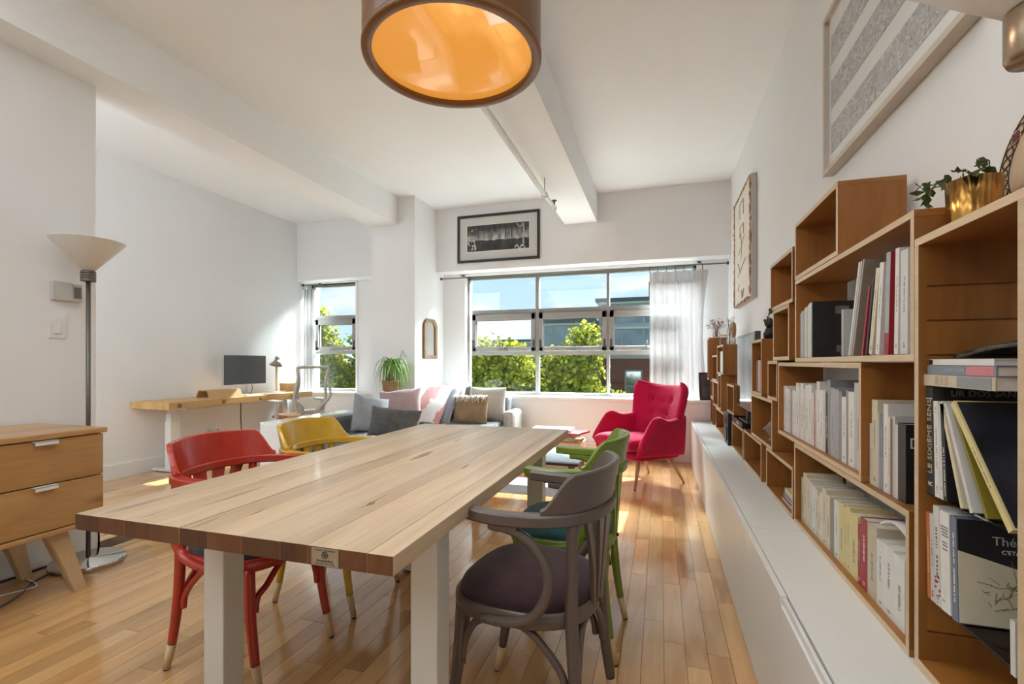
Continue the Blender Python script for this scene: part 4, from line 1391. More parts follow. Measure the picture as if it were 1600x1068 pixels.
# stone head
F_ST = paint('carved_stone', (0.27, 0.22, 0.17), 0.85, 0.3, 30, 0.3)
hd = thing('head_figurine', 'small carved stone head inside the figurine crate', 'figurine', (0.60, 2.93, 0.7255))
MB().lathe([(0.03, 0), (0.034, 0.012), (0.026, 0.02), (0.024, 0.03)], 16).build('neck', F_ST, hd)
MB().ball((0, 0, 0.072), 0.044, 16, (1.05, 0.85, 1.1)).build('head', F_ST, hd)
MB().add([(-0.046, 0, 0.09), (-0.062, -0.006, 0.068), (-0.062, 0.006, 0.068), (-0.044, 0.011, 0.066), (-0.044, -0.011, 0.066)], [(0, 1, 2), (0, 2, 3), (0, 4, 1), (1, 4, 3, 2)]).build('nose', F_ST, hd)
for sy in (1, -1):
    MB().ball((0.005, 0.037 * sy, 0.075), 0.013, 8, (1, 0.5, 1.4)).build('ear', F_ST, hd)
    MB().ball((-0.040, 0.016 * sy, 0.083), 0.006, 8, (0.6, 1, 0.7)).build('eye', F_ST, hd)
MB().ball((-0.044, 0, 0.052), 0.009, 8, (0.5, 1.3, 0.5)).build('mouth', F_ST, hd)
# black seated figure
fg = thing('seated_figure', 'small black seated figure ornament on the tall crate', 'ornament', (0.62, 3.17, 1.295))
MB().lathe([(0.034, 0), (0.036, 0.02), (0.03, 0.05), (0.022, 0.07)], 14).build('body', M_BLACK, fg)
MB().ball((0, 0.012, 0.098), 0.026, 10, (1, 0.8, 1.3)).build('head', M_BLACK, fg)
MB().ball((-0.012, -0.022, 0.03), 0.024, 10, (1.2, 0.9, 1)).build('knees', M_BLACK, fg)
o = tag(MB().lathe([(0.0, 0), (0.022, 0), (0.022, 0.10), (0.017, 0.105), (0.0, 0.105)], 16, (0.69, 3.07, 1.2955)).build('canister', paint('grey_tin', (0.32, 0.31, 0.30), 0.4, 0.1, 10, 0)), 'small grey canister beside the black figure', 'canister')
# dried flowers, jars and ring ornament on the far crates
M_CLEAR = glassy('jar_glass', (0.93, 0.94, 0.92), 0.12)
M_STEM = paint('dry_stem', (0.30, 0.22, 0.13), 0.9, 0.2, 40, 0)
M_DRY = leaf_mat('dry_petal', (0.10, 0.065, 0.05), (0.42, 0.33, 0.24), 0.1)
def dried(name, label, x, y, z, spread, hgt, n, jar_h, jar_r, petal=M_DRY, pr_=0.012):
    t = thing(name, label, 'vase', (x, y, z))
    MB().lathe([(0, 0.003), (jar_r * 0.9, 0.003), (jar_r, 0.02), (jar_r, jar_h * 0.75), (jar_r * 0.7, jar_h)], 20, cap=False).build('jar', M_CLEAR, t)
    MB().lathe([(jar_r * 0.85, 0), (jar_r * 0.85, 0.003)], 20).build('jar_base', M_CLEAR, t)
    st = MB(); fl = MB()
    q = random.Random(int(y * 100))
    for i in range(n):
        a = q.random() * 2 * pi; r_ = spread * sqrt(q.random()); h = hgt * q.uniform(0.6, 1)
        tp = (r_ * cos(a), r_ * sin(a), h)
        st.tube([(q.uniform(-.4, .4) * jar_r, q.uniform(-.4, .4) * jar_r, 0.012), (tp[0] * 0.3, tp[1] * 0.3, h * 0.55), tp], 0.0013, 4)
        for k in range(7):
            c = Vector(tp) + Vector((q.uniform(-1, 1), q.uniform(-1, 1), q.uniform(-2, 1))) * pr_
            v = [c + Vector((q.uniform(-1, 1), q.uniform(-1, 1), q.uniform(-1, 1))) * pr_ for _ in range(3)]
            fl.add(v, [(0, 1, 2)])
    k = st.build('stems', M_STEM, t); k['kind'] = 'stuff'
    k = fl.build('flower_heads', petal, t); k['kind'] = 'stuff'
dried('dried_bouquet', 'glass jar of brown dried flowers on the window corner crate', 0.60, 5.82, 1.436, 0.10, 0.20, 34, 0.07, 0.04)
dried('dried_sprigs', 'slim glass vase with pale dried sprigs on the white book crate', 0.63, 4.97, 1.325, 0.05, 0.27, 16, 0.16, 0.03, leaf_mat('pale_petal', (0.45, 0.42, 0.36), (0.75, 0.72, 0.66), 0.2), 0.007)
gl_ = thing('glass_jar', 'low clear glass jar with lid left of the ring ornament', 'jar', (0.60, 5.15, 1.325))
MB().lathe([(0, 0.003), (0.034, 0.003), (0.042, 0.02), (0.042, 0.07), (0.03, 0.09), (0.03, 0.10)], 20, cap=False).build('jar', M_CLEAR, gl_)
MB().lathe([(0.0, 0.10), (0.045, 0.10), (0.045, 0.112), (0.0, 0.112)], 20).build('lid', paint('pale_lid', (0.6, 0.55, 0.45), 0.5, 0.05, 8, 0), gl_)
ro = thing('ring_ornament', 'round dark and tan ring ornament on a white foot beside the television', 'ornament', (0.64, 4.82, 1.325))
def torus(R, r_, n=24, k=10):
    vs, fs = [], []
    for i in range(n):
        a = 2 * pi * i / n
        for j in range(k):
            b = 2 * pi * j / k
            vs.append(((r_ * sin(b)), (R + r_ * cos(b)) * cos(a), (R + r_ * cos(b)) * sin(a)))
    for i in range(n):
        for j in range(k):
            fs.append((i * k + j, ((i + 1) % n) * k + j, ((i + 1) % n) * k + (j + 1) % k, i * k + (j + 1) % k))
    return MB().add(vs, fs, True)
mb = torus(0.055, 0.018).xf(Matrix.Translation((0, 0, 0.135)))
mb.build('outer_ring', paint('tan_glaze', (0.33, 0.19, 0.09), 0.3, 0.2, 10, 0), ro)
mb = torus(0.026, 0.012).xf(Matrix.Translation((0, 0, 0.135)))
mb.build('inner_ring', paint('dark_glaze', (0.06, 0.035, 0.02), 0.3, 0.1, 10, 0), ro)
MB().lathe([(0.026, 0), (0.026, 0.055), (0.02, 0.065), (0.0, 0.065)], 16).build('foot', M_TRIM, ro)

# ivy in a gold pot on the bookcase, ivy sprig by the small crates
M_IVY = leaf_mat('ivy_leaf', (0.035, 0.06, 0.014), (0.10, 0.15, 0.04), 0.2)
M_VINE = paint('vine', (0.14, 0.11, 0.05), 0.8, 0.2, 30, 0)
def ivy_leaf(mb, c, s, q, drop=None):
    d = Vector((q.uniform(-1, 0.4), q.uniform(-1, 1), q.uniform(-1.2, 0.1))).normalized()
    u = Vector((q.uniform(-1, 1), q.uniform(-1, 1), q.uniform(-1, 1))).cross(d).normalized()
    n = d.cross(u)
    out = [(0, 0, 0), (-0.42, 0.12, 0.05), (-0.5, 0.45, -0.04), (-0.2, 0.55, 0.06), (0, 1.0, -0.12), (0.2, 0.55, 0.06), (0.5, 0.45, -0.04), (0.42, 0.12, 0.05)]
    vs = [c + u * (a * s) + d * (b * s) + n * (w_ * s) for a, b, w_ in out]
    mb.add(vs, [(0, 1, 2, 3), (0, 3, 4, 5), (0, 5, 6, 7)])
GP = (0.640, 1.272, 1.4362)
gp = thing('gold_planter', 'ribbed gold plant pot of trailing ivy on the grooved bookcase', 'plant', GP)
vs, fs = [], []
N = 96
M_GOLD = paint('ribbed_brass', (0.52, 0.28, 0.075), 0.24, 0.05, 6, 0, metal=1.0)
for (r_, z) in ((0.0, 0.0), (0.040, 0.0), (0.0425, 0.004), (0.046, 0.112), (0.044, 0.112), (0.042, 0.10), (0.0, 0.10)):
    for k in range(N):
        rr_ = r_ * (1 + (0.03 * abs(sin(k * 2 * pi * 8 / N)) if 0.0 < z < 0.112 or r_ > 0.0425 else 0))
        vs.append((rr_ * cos(2 * pi * k / N), rr_ * sin(2 * pi * k / N), z))
for j in range(6):
    for k in range(N):
        fs.append((j * N + k, j * N + (k + 1) % N, (j + 1) * N + (k + 1) % N, (j + 1) * N + k))
MB().add(vs, fs, True).build('pot', M_GOLD, gp)
MB().lathe([(0, 0.100), (0.041, 0.100), (0.036, 0.106), (0, 0.108)], 20).build('soil', paint('soil', (0.03, 0.02, 0.012), 0.9, 0.3, 60, 0.3), gp)
q = random.Random(21)
vm = MB()
vines = [[(-0.02, 0.02, 0.108), (-0.035, 0.04, 0.132), (-0.045, 0.065, 0.130), (-0.05, 0.10, 0.142), (-0.05, 0.13, 0.136)],
         [(-0.02, 0.02, 0.108), (-0.05, 0.045, 0.118), (-0.055, 0.06, 0.095), (-0.055, 0.068, 0.06), (-0.055, 0.066, 0.035)],
         [(0.0, -0.01, 0.108), (-0.03, -0.03, 0.125), (-0.05, -0.045, 0.118)],
         [(-0.01, 0.03, 0.108), (-0.045, 0.05, 0.12), (-0.06, 0.075, 0.10)],
         [(0.01, -0.02, 0.108), (0.0, -0.05, 0.135), (-0.03, -0.065, 0.128)]]
k_ = 0
for vn in vines:
    pth = smooth_path(vn, 6)
    vm.tube(pth, 0.0012, 5)
    for p in pth[4::3]:
        lm = MB()
        ivy_leaf(lm, p, q.uniform(0.019, 0.029), q)
        lm.build('leaf', M_IVY, gp)
        k_ += 1
for i in range(16):
    a = q.random() * 2 * pi
    lm = MB()
    ivy_leaf(lm, Vector((0.035 * cos(a), 0.035 * sin(a), 0.112 + q.random() * 0.016)), q.uniform(0.02, 0.028), q)
    lm.build('leaf', M_IVY, gp)
k = vm.build('vines', M_VINE, gp); k['kind'] = 'stuff'
iv = thing('ivy_sprig', 'ivy sprig trailing from the edge of the small empty crate', 'plant', (0.60, 2.735, 1.4225))
vm = MB().tube([(0.0, 0.0, 0.002), (-0.05, 0.012, 0.014), (-0.066, 0.03, -0.02), (-0.068, 0.05, -0.05)], 0.0014, 5, True, 4)
vm.build('vine', M_VINE, iv)
for i, p in enumerate([(-0.05, 0.012, 0.014), (-0.064, 0.03, 0.0), (-0.066, 0.036, -0.03), (-0.068, 0.05, -0.04), (-0.068, 0.045, -0.055), (-0.062, 0.03, -0.012)]):
    lm = MB(); ivy_leaf(lm, Vector(p), 0.034, q); lm.build('leaf', M_IVY, iv)

# round wooden disc with knotwork leaning on the wall
M_DISC = wood('disc_wood', [(0.62, 0.44, 0.27), (0.72, 0.54, 0.35)], 'Z', 4, 5, 0.4, 0.02, knots=False)
R_ = 0.150
ds = thing('round_plaque', 'round pale wooden plaque with dark knotwork border behind the gold pot', 'plaque', (0.715, 1.215, 1.4365))
ds.rotation_euler = (0, radians(9), 0)
rot = Matrix.Translation((0, 0, R_)) @ Matrix.Rotation(-pi / 2, 4, 'Y')
MB().lathe([(0, -0.008), (R_ - 0.004, -0.008), (R_, -0.004), (R_, 0.005), (R_ - 0.004, 0.009), (0, 0.009)], 64).xf(rot).build('disc', M_DISC, ds)
M_INK = paint('knot_ink', (0.05, 0.03, 0.02), 0.6, 0.1, 10, 0)
k1 = MB()
for ph in (0, pi):
    pts = []
    for i in range(145):
        a = 2 * pi * i / 144
        r_ = R_ * 0.82 + R_ * 0.085 * sin(a * 16 + ph)
        pts.append((-0.0098, r_ * cos(a), R_ + r_ * sin(a)))
    k1.tube(pts, 0.0016, 4)
k = k1.build('knotwork', M_INK, ds); k['kind'] = 'stuff'
for r_ in (0.72, 0.93):
    MB().tube([(-0.0097, R_ * r_ * cos(2 * pi * i / 64), R_ + R_ * r_ * sin(2 * pi * i / 64)) for i in range(65)], 0.0013, 4).build('ring_line', M_INK, ds)
M_MAR = paint('maroon_inlay', (0.13, 0.02, 0.025), 0.5, 0.2, 20, 0)
for a in (0.55, pi / 2 + 0.55, pi + 0.55, 1.5 * pi + 0.55):
    c = Vector((0, R_ * 0.82 * cos(a), R_ + R_ * 0.82 * sin(a)))
    t_ = Vector((0, -sin(a), cos(a))); n_ = Vector((0, cos(a), sin(a)))
    for (s_, x_, m__) in ((0.025, -0.0105, M_DISC), (0.019, -0.0112, M_MAR)):
        vs = [c + t_ * s_ * 0.8 + Vector((x_, 0, 0)), c + n_ * s_ * 0.8 + Vector((x_, 0, 0)), c - t_ * s_ * 0.8 + Vector((x_, 0, 0)), c - n_ * s_ * 0.8 + Vector((x_, 0, 0))]
        vs += [v + Vector((0.004, 0, 0)) for v in vs]
        MB().add(vs, [(0, 1, 2, 3), (7, 6, 5, 4), (0, 4, 5, 1), (1, 5, 6, 2), (2, 6, 7, 3), (3, 7, 4, 0)]).build('inlay', m__, ds, label='maroon diamond inlay' if m__ is M_MAR else None)
# second uplighter whose shade pokes in at the top right corner
wl = thing('wall_lamp', 'white cone shaded wall lamp with brown metal collar at the top right corner', 'lamp', (0.562, 0.955, 1.63))
M_COLLAR = paint('bronze_collar', (0.36, 0.27, 0.19), 0.3, 0.05, 20, 0, metal=0.8)
MB().lathe([(0.0, 0), (0.036, 0.002), (0.040, 0.010), (0.040, 0.078), (0.036, 0.084), (0, 0.084)], 32).build('collar', M_COLLAR, wl)
MB().lathe([(0.038, 0.084), (0.185, 0.225), (0.187, 0.228), (0.182, 0.228), (0.036, 0.090), (0.0, 0.090)], 48).build('shade', M_OPAL, wl)
MB().tube([(0.0, -0.02, 0.03), (0.06, -0.05, 0.02), (0.195, -0.06, 0.02)], 0.009, 10, True, 6).build('arm', M_COLLAR, wl)
MB().lathe([(0.045, 0), (0.045, 0.01), (0, 0.01)], 24).xf(Matrix.Translation((0.201, -0.06, 0.02)) @ Matrix.Rotation(-pi / 2, 4, 'Y')).build('wall_plate', M_COLLAR, wl)

# ---------------------------------------------------------------- pictures on the right wall
def art_mat(name, stops, sx, sy, sz, scale=9, detail=8, kind='noise'):
    m, n, b = new_mat(name)
    z = nd(n, 'ShaderNodeTexVoronoi' if kind == 'vor' else 'ShaderNodeTexNoise')
    z.inputs['Scale'].default_value = scale
    if kind != 'vor':
        z.inputs['Detail'].default_value = detail
        z.inputs['Distortion'].default_value = 1.6
    n.links.new(coords(n, (sx, sy, sz)), z.inputs['Vector'])
    n.links.new(ramp(n, z.outputs[0], stops), b.inputs['Base Color'])
    b.inputs['Roughness'].default_value = 0.5
    return m
fp = thing('framed_prints', 'large pale wooden frame with three strips of grey engravings high on the right wall', 'picture', (XR - 0.003, 2.02, 2.02))
M_PFR = paint('pale_frame', (0.60, 0.53, 0.45), 0.45, 0.04, 10, 0)
fy0, fy1, fh = 1.452 - 2.02, 2.56 - 2.02, 0.72
for a, b, c, d in ((fy0, fy1, 0, 0.022), (fy0, fy1, fh - 0.022, fh), (fy0, fy0 + 0.022, 0.022, fh - 0.022), (fy1 - 0.022, fy1, 0.022, fh - 0.022)):
    B(-0.042, 0, a, b, c, d, 0.0015).build('frame_rail', M_PFR, fp)
B(-0.022, -0.004, fy0 + 0.02, fy1 - 0.02, 0.02, fh - 0.02).build('mat_board', paint('mat_board', (0.78, 0.78, 0.76), 0.7, 0.01, 4, 0), fp)
M_ENGR = art_mat('engraving_print', [(0.36, (0.30, 0.29, 0.28)), (0.47, (0.50, 0.495, 0.485)), (0.53, (0.44, 0.435, 0.43)), (0.62, (0.66, 0.655, 0.645))], 1, 1, 1.2, 38, 12)
for z0 in (0.085, 0.285, 0.485):
    pr2 = B(-0.0235, -0.021, fy0 + 0.10, fy1 - 0.055, z0, z0 + 0.125).build('print_strip', M_ENGR, fp, label='strip of grey engravings')
    for k in range(4):
        a = fy0 + 0.10 + (fy1 - fy0 - 0.155) * k / 4
        B(-0.0245, -0.0222, a + 0.001, a + 0.004, z0, z0 + 0.125).build('print_divider', M_THER, pr2)
cv = thing('torn_canvas', 'tall white canvas with rust torn edges on the right wall near the window', 'picture', (XR - 0.002, 4.84, 1.70))
B(-0.046, 0, -0.45, 0.45, 0, 1.03, 0.002).build('canvas_body', paint('canvas_side', (0.55, 0.53, 0.50), 0.8, 0.05, 20, 0.1), cv)
B(-0.0485, -0.0455, -0.445, 0.445, 0.006, 1.024).build('painted_face', paint('painted_face', (0.80, 0.76, 0.68), 0.7, 0.06, 7, 0.1), cv)
rg = random.Random(4)
def ragged(pts, n=40):
    mb = MB()
    P = []
    for (a, b) in zip(pts[:-1], pts[1:]):
        for i in range(n):
            P.append(Vector(a).lerp(Vector(b), i / n) + Vector((0, rg.uniform(-.008, .008), rg.uniform(-.008, .008))))
    return mb.tube(P, [rg.uniform(0.004, 0.013) for _ in P], 5)
M_RUST = paint('rust_edge', (0.42, 0.22, 0.12), 0.9, 0.4, 40, 0.2)
ragged([(-0.049, -0.44, 0.01), (-0.049, 0.44, 0.01), (-0.049, 0.44, 1.02), (-0.049, -0.44, 1.02), (-0.049, -0.44, 0.01)]).build('rust_border', M_RUST, cv)
mk = MB()
def stroke(pts, r_=0.006):
    mk.tube([(-0.0492, a, b) for a, b in pts], r_, 4, True, 4)
for b0, h in ((0.80, 0.14), (0.62, 0.10)):
    stroke([(0.10, b0), (0.10, b0 + h)]); stroke([(-0.10, b0 + h * 0.9), (-0.10, b0)]); stroke([(0.10, b0 + h), (-0.10, b0 + h * 0.95)])
stroke([(0.18, 0.48), (0.05, 0.52), (-0.15, 0.60)]); stroke([(0.20, 0.40), (0.08, 0.30)], 0.008); stroke([(0.05, 0.66), (0.0, 0.5), (0.04, 0.42)])
stroke([(0.2, 0.28), (0.0, 0.33), (-0.2, 0.38)]); stroke([(0.15, 0.2), (0.2, 0.14)]); stroke([(0.0, 0.12), (-0.05, 0.05), (-0.12, 0.12)], 0.01)
k = mk.build('brush_strokes', paint('ochre_stroke', (0.50, 0.36, 0.22), 0.8, 0.3, 30, 0), cv); k['kind'] = 'stuff'

# ---------------------------------------------------------------- pendant lamp
M_DRUM = paint('drum_veneer', (0.155, 0.058, 0.008), 0.35, 0.12, 3, 0.02, coat=0.2)
def glow(name, c, e, rough=0.06):
    m, n, b = new_mat(name)
    b.inputs['Base Color'].default_value = (*c, 1)
    b.inputs['Roughness'].default_value = rough
    b.inputs['Emission Color'].default_value = (1.0, 0.42, 0.07, 1)
    b.inputs['Emission Strength'].default_value = e
    b.inputs['Coat Weight'].default_value = 1.0
    b.inputs['Coat Roughness'].default_value = 0.02
    return m
pd = thing('pendant_lamp', 'large golden brown drum pendant lamp over the dining table', 'lamp', (-0.752, 1.675, 2.305))
PRd = 0.33
MB().lathe([(PRd, 0.0), (PRd + 0.002, 0.01), (PRd + 0.002, 0.37), (PRd, 0.375), (PRd - 0.014, 0.375), (PRd - 0.016, 0.36), (PRd - 0.016, 0.012), (PRd - 0.014, 0.0)], 72, ring=True).build('drum', M_DRUM, pd)
vs, fs = [], []
MB().lathe([(PRd - 0.032, 0.004), (PRd - 0.032, -0.002), (PRd - 0.028, -0.006), (PRd + 0.001, -0.006), (PRd + 0.005, -0.002), (PRd + 0.005, 0.012), (PRd, 0.016), (PRd - 0.03, 0.014)], 72, ring=True).build('rim', paint('drum_rim', (0.20, 0.085, 0.02), 0.38, 0.1, 6, 0.02), pd)
MB().lathe([(PRd - 0.018, 0.018), (PRd * 0.8, 0.040), (PRd * 0.5, 0.060), (PRd * 0.2, 0.068), (0.0, 0.070)], 72).build('diffuser', glow('amber_diffuser', (0.62, 0.27, 0.05), 0.36), pd, label='glossy amber diffuser')
MB().tube([(0, 0, 0.365), (0, 0, ZC - 2.305 - 0.02)], 0.006, 8).build('stem', M_DARK, pd)
MB().lathe([(0.06, ZC - 2.305 - 0.03), (0.06, ZC - 2.305)], 24).build('canopy', M_DARK, pd)
for k in range(3):
    a = 2 * pi * k / 3
    MB().tube([(0, 0, 0.365), ((PRd - 0.01) * cos(a), (PRd - 0.01) * sin(a), 0.365)], 0.004, 6).build('spoke', M_DARK, pd)

pl_ = bpy.data.lights.new('pendant_light', 'AREA')
pl_.shape = 'DISK'; pl_.size = 0.5; pl_.energy = 5; pl_.color = (1.0, 0.86, 0.68)
po_ = bpy.data.objects.new('pendant_light', pl_)
po_.location = (-0.752, 1.675, 2.296)
COL.objects.link(po_)

# ---------------------------------------------------------------- sprinkler pipe
sp_ = thing('sprinkler_pipe', 'white sprinkler pipe hanging under the middle ceiling beam', 'pipe', (-1.03, 3.0, 2.72))
MB().tube([(0, -7.0, 0), (0, 1.76, 0)], 0.022, 14).build('pipe', M_TRIM, sp_)
MB().ball((0, 1.77, 0), 0.031, 12).build('elbow', M_TRIM, sp_)
MB().tube([(0, 1.775, 0.02), (0, 1.775, 0.075)], 0.009, 8).lathe([(0.028, 0.075), (0.028, 0.082)], 14, (0, 1.775, 0)).build('sprinkler_head', M_NICKEL, sp_)
for y in (-4.5, -1.6, 1.36):
    MB().tube([(0, y, 0.03), (0, y, 0.160)], 0.004, 6).build('hanger_rod', M_NICKEL, sp_)
    MB().tube([(0.027 * cos(t * pi / 8), y, 0.027 * sin(t * pi / 8)) for t in range(17)], 0.004, 6).build('hanger_ring', M_TRIM, sp_)

# ---------------------------------------------------------------- framed panorama over the window
pf = thing('framed_photograph', 'black framed panoramic photograph above the wide window', 'picture', (-2.03, YB, 2.483))
hw = 0.565; fh = 0.625
for a, b, c, d in ((-hw, hw, 0, 0.032), (-hw, hw, fh - 0.032, fh), (-hw, -hw + 0.032, 0.032, fh - 0.032), (hw - 0.032, hw, 0.032, fh - 0.032)):
    B(a, b, -0.028, 0, c, d, 0.002).build('frame_rail', M_BLACK, pf)
B(-hw + 0.03, hw - 0.03, -0.012, -0.002, 0.03, fh - 0.03).build('mat_board', paint('grey_mat', (0.62, 0.61, 0.59), 0.7, 0.01, 4, 0), pf)
m, n, b = new_mat('panorama_print')
tcx = coords(n, (1, 1, 1), 'Generated')
sx_ = nd(n, 'ShaderNodeSeparateXYZ'); n.links.new(tcx, sx_.inputs[0])
z1 = nd(n, 'ShaderNodeTexNoise'); z1.inputs['Scale'].default_value = 3.5; z1.inputs['Detail'].default_value = 8
mpp = nd(n, 'ShaderNodeMapping'); mpp.inputs['Scale'].default_value = (3, 1, 1); n.links.new(tcx, mpp.inputs[0]); n.links.new(mpp.outputs[0], z1.inputs['Vector'])
wav = nd(n, 'ShaderNodeMath', operation='MULTIPLY_ADD'); n.links.new(z1.outputs['Fac'], wav.inputs[0]); wav.inputs[1].default_value = 0.16; n.links.new(sx_.outputs['Z'], wav.inputs[2])
base = ramp(n, wav.outputs[0], [(0.0, (0.03, 0.03, 0.028)), (0.47, (0.055, 0.053, 0.05)), (0.50, (0.55, 0.54, 0.52)), (0.68, (0.30, 0.29, 0.28)), (0.92, (0.05, 0.05, 0.05))])
v2 = nd(n, 'ShaderNodeTexNoise'); v2.inputs['Scale'].default_value = 9; v2.inputs['Detail'].default_value = 6
mp3 = nd(n, 'ShaderNodeMapping'); mp3.inputs['Scale'].default_value = (1.6, 1, 0.25); n.links.new(tcx, mp3.inputs[0]); n.links.new(mp3.outputs[0], v2.inputs['Vector'])
st_ = ramp(n, v2.outputs['Fac'], [(0.40, (0.25, 0.25, 0.25)), (0.62, (1.2, 1.2, 1.2))])
mm_ = nd(n, 'ShaderNodeMix', data_type='RGBA', blend_type='MULTIPLY'); mm_.inputs[0].default_value = 0.75
n.links.new(base, mm_.inputs[6]); n.links.new(st_, mm_.inputs[7]); n.links.new(mm_.outputs[2], b.inputs['Base Color'])
b.inputs['Roughness'].default_value = 0.3
pp = B(-0.427, 0.427, -0.0135, -0.0115, 0.143, 0.485).build('panorama_print', m, pf)
B(-0.435, 0.435, -0.0128, -0.011, 0.135, 0.493).build('print_margin', M_TRIM, pf)
MP_W = paint('print_white', (0.55, 0.54, 0.52), 0.4, 0.3, 30, 0); MP_K = paint('print_black', (0.02, 0.02, 0.02), 0.4, 0.2, 30, 0)
for (a, b2, c, d, mm2) in ((-0.425, -0.30, 0.145, 0.48, MP_K), (0.10, 0.118, 0.30, 0.484, MP_K), (0.19, 0.198, 0.32, 0.484, MP_K), (0.38, 0.425, 0.145, 0.484, MP_K)):
    pass
mk = MB()
qq = random.Random(9)
for k in range(30):
    x_ = qq.uniform(-0.42, -0.30); z__ = qq.uniform(0.17, 0.44)
    mk.ball((x_, -0.0137, z__), qq.uniform(0.006, 0.02), 7, (0.7, 0.02, 1.2))
for k in range(10):
    mk.tube([(0.345 + qq.uniform(-.01, .02), -0.0138, 0.20 + k * 0.026), (0.352 + qq.uniform(-.01, .015), -0.0138, 0.225 + k * 0.026)], 0.008, 5)
mk.tube([(0.26 + 0.09 * t / 8, -0.0138, 0.475 - 0.05 * sin(pi * t / 8)) for t in range(9)], 0.006, 5)
for k in range(12):
    mk.ball((0.24 + k * 0.012, -0.0137, 0.17 + 0.02 * sin(k)), 0.011, 7, (1, 0.02, 0.8))
k = mk.build('print_highlights', MP_W, pp); k['kind'] = 'stuff'
mk = MB()
for x_ in (0.108, 0.194):
    mk.box(x_ - 0.006, x_ + 0.006, -0.0139, -0.0136, 0.29, 0.483)
k = mk.build('print_posts', MP_K, pp); k['kind'] = 'stuff'

# ---------------------------------------------------------------- mirror on the column
mi = thing('wall_mirror', 'small antique mirror with rounded wooden frame on the column side', 'mirror', (-2.918, 5.735, 1.21))
def mirror_outline(w_, h_, r_):
    p = [(-w_, 0), (w_, 0)]
    for k in range(7):
        t = k / 6 * pi / 2
        p.append((w_ - r_ + r_ * cos(t), h_ - r_ + r_ * sin(t)))
    for k in range(7):
        t = pi / 2 + k / 6 * pi / 2
        p.append((-w_ + r_ + r_ * cos(t), h_ - r_ + r_ * sin(t)))
    return p
o_ = mirror_outline(0.19, 0.525, 0.12); i_ = [(x_, 0.045 + z__) for x_, z__ in mirror_outline(0.135, 0.435, 0.085)]
n_ = len(o_)
vs = [(0.004, *q) for q in o_] + [(0.030, q[0] * 0.97, q[1] * 0.99 + 0.003) for q in o_] + [(0.026, *q) for q in i_] + [(0.010, *q) for q in i_]
fs = []
for j in range(3):
    for k in range(n_):
        fs.append((j * n_ + k, j * n_ + (k + 1) % n_, (j + 1) * n_ + (k + 1) % n_, (j + 1) * n_ + k))
fs.append(tuple(range(n_))[::-1])
MB().add(vs, fs).build('frame', wood('aged_walnut', [(0.13, 0.07, 0.03), (0.24, 0.14, 0.07), (0.30, 0.19, 0.10)], 'Z', 12, 6, 0.5, 0.05), mi)
MB().prism(i_, 'X', 0.008, 0.012).build('mirror_glass', paint('mirror_silver', (0.80, 0.82, 0.80), 0.03, 0.02, 3, 0, metal=1.0), mi)

# ---------------------------------------------------------------- curtains
M_SHEER = sheer('sheer_voile')
def curtain(name, label, x0, x1, y, z0, z1, folds, amp, seed, spread=0.0):
    t = thing(name, label, 'curtain', ((x0 + x1) / 2, y, z0))
    cx_ = (x0 + x1) / 2
    def fn(u, v):
        x_ = x0 + (x1 - x0) * u - cx_
        k = 1 + 0.3 * noise.noise(Vector((u * 4, v * 0.5, seed)))
        ph = u * folds * 2 * pi + 1.1 * noise.noise(Vector((u * 3, v * 0.5, seed + 5)))
        y_ = amp * k * sin(ph) * (0.55 + 0.45 * (1 - v)) + 0.008 * noise.noise(Vector((u * 9, v * 0.8, seed + 9)))
        x_ += 0.010 * sin(ph * 0.5 + seed) + spread * (u ** 4) * sin(pi * v) * -1.0
        z__ = (z1 - z0) * v - (0.016 * abs(sin(u * folds * 0.75 * pi)) * v ** 8)
        return (x_, y_, z__)
    MB().grid(fn, 150, 40).build('cloth', M_SHEER, t)
    for i in range(int(folds * 0.75) + 1):
        u = (i + 0.02) / (folds * 0.75)
        if u > 1.001: break
        x_ = x0 + (x1 - x0) * min(max(u, 0.01), 0.99) - cx_
        MB().tube([(x_, 0, z1 - z0 - 0.015), (x_, -0.012, z1 - z0 + 0.025), (x_, 0, z1 - z0 + 0.052), (x_, 0.012, z1 - z0 + 0.03), (x_, 0, z1 - z0 - 0.012)], 0.0035, 5, True, 4).build('clip_ring', M_DARK, t)
    return t
curtain('sheer_curtain', 'white sheer curtain gathered at the right of the wide window behind the armchair', -0.135, 0.545, 6.045, 0.735, 2.262, 9, 0.024, 2.0, 0.06)
curtain('sheer_curtain', 'white sheer curtain at the narrow window beside the desk', -5.20, -5.01, 6.045, 0.735, 2.285, 6, 0.020, 7.0)
def rod(label, x0, x1, z):
    t = thing('curtain_rod', label, 'rod', ((x0 + x1) / 2, 6.045, z))
    h = (x1 - x0) / 2
    MB().tube([(-h, 0, 0), (h, 0, 0)], 0.0075, 10).build('rod', M_NICKEL, t)
    for s_ in (-1, 1):
        MB().tube([(s_ * h, 0, 0), (s_ * (h + 0.02), 0, 0)], 0.019, 12).build('finial', M_DARK, t)
rod('thin metal curtain rod across the wide window', -2.88, 0.735, 2.312)
rod('short metal curtain rod at the narrow window', -5.19, -4.90, 2.335)

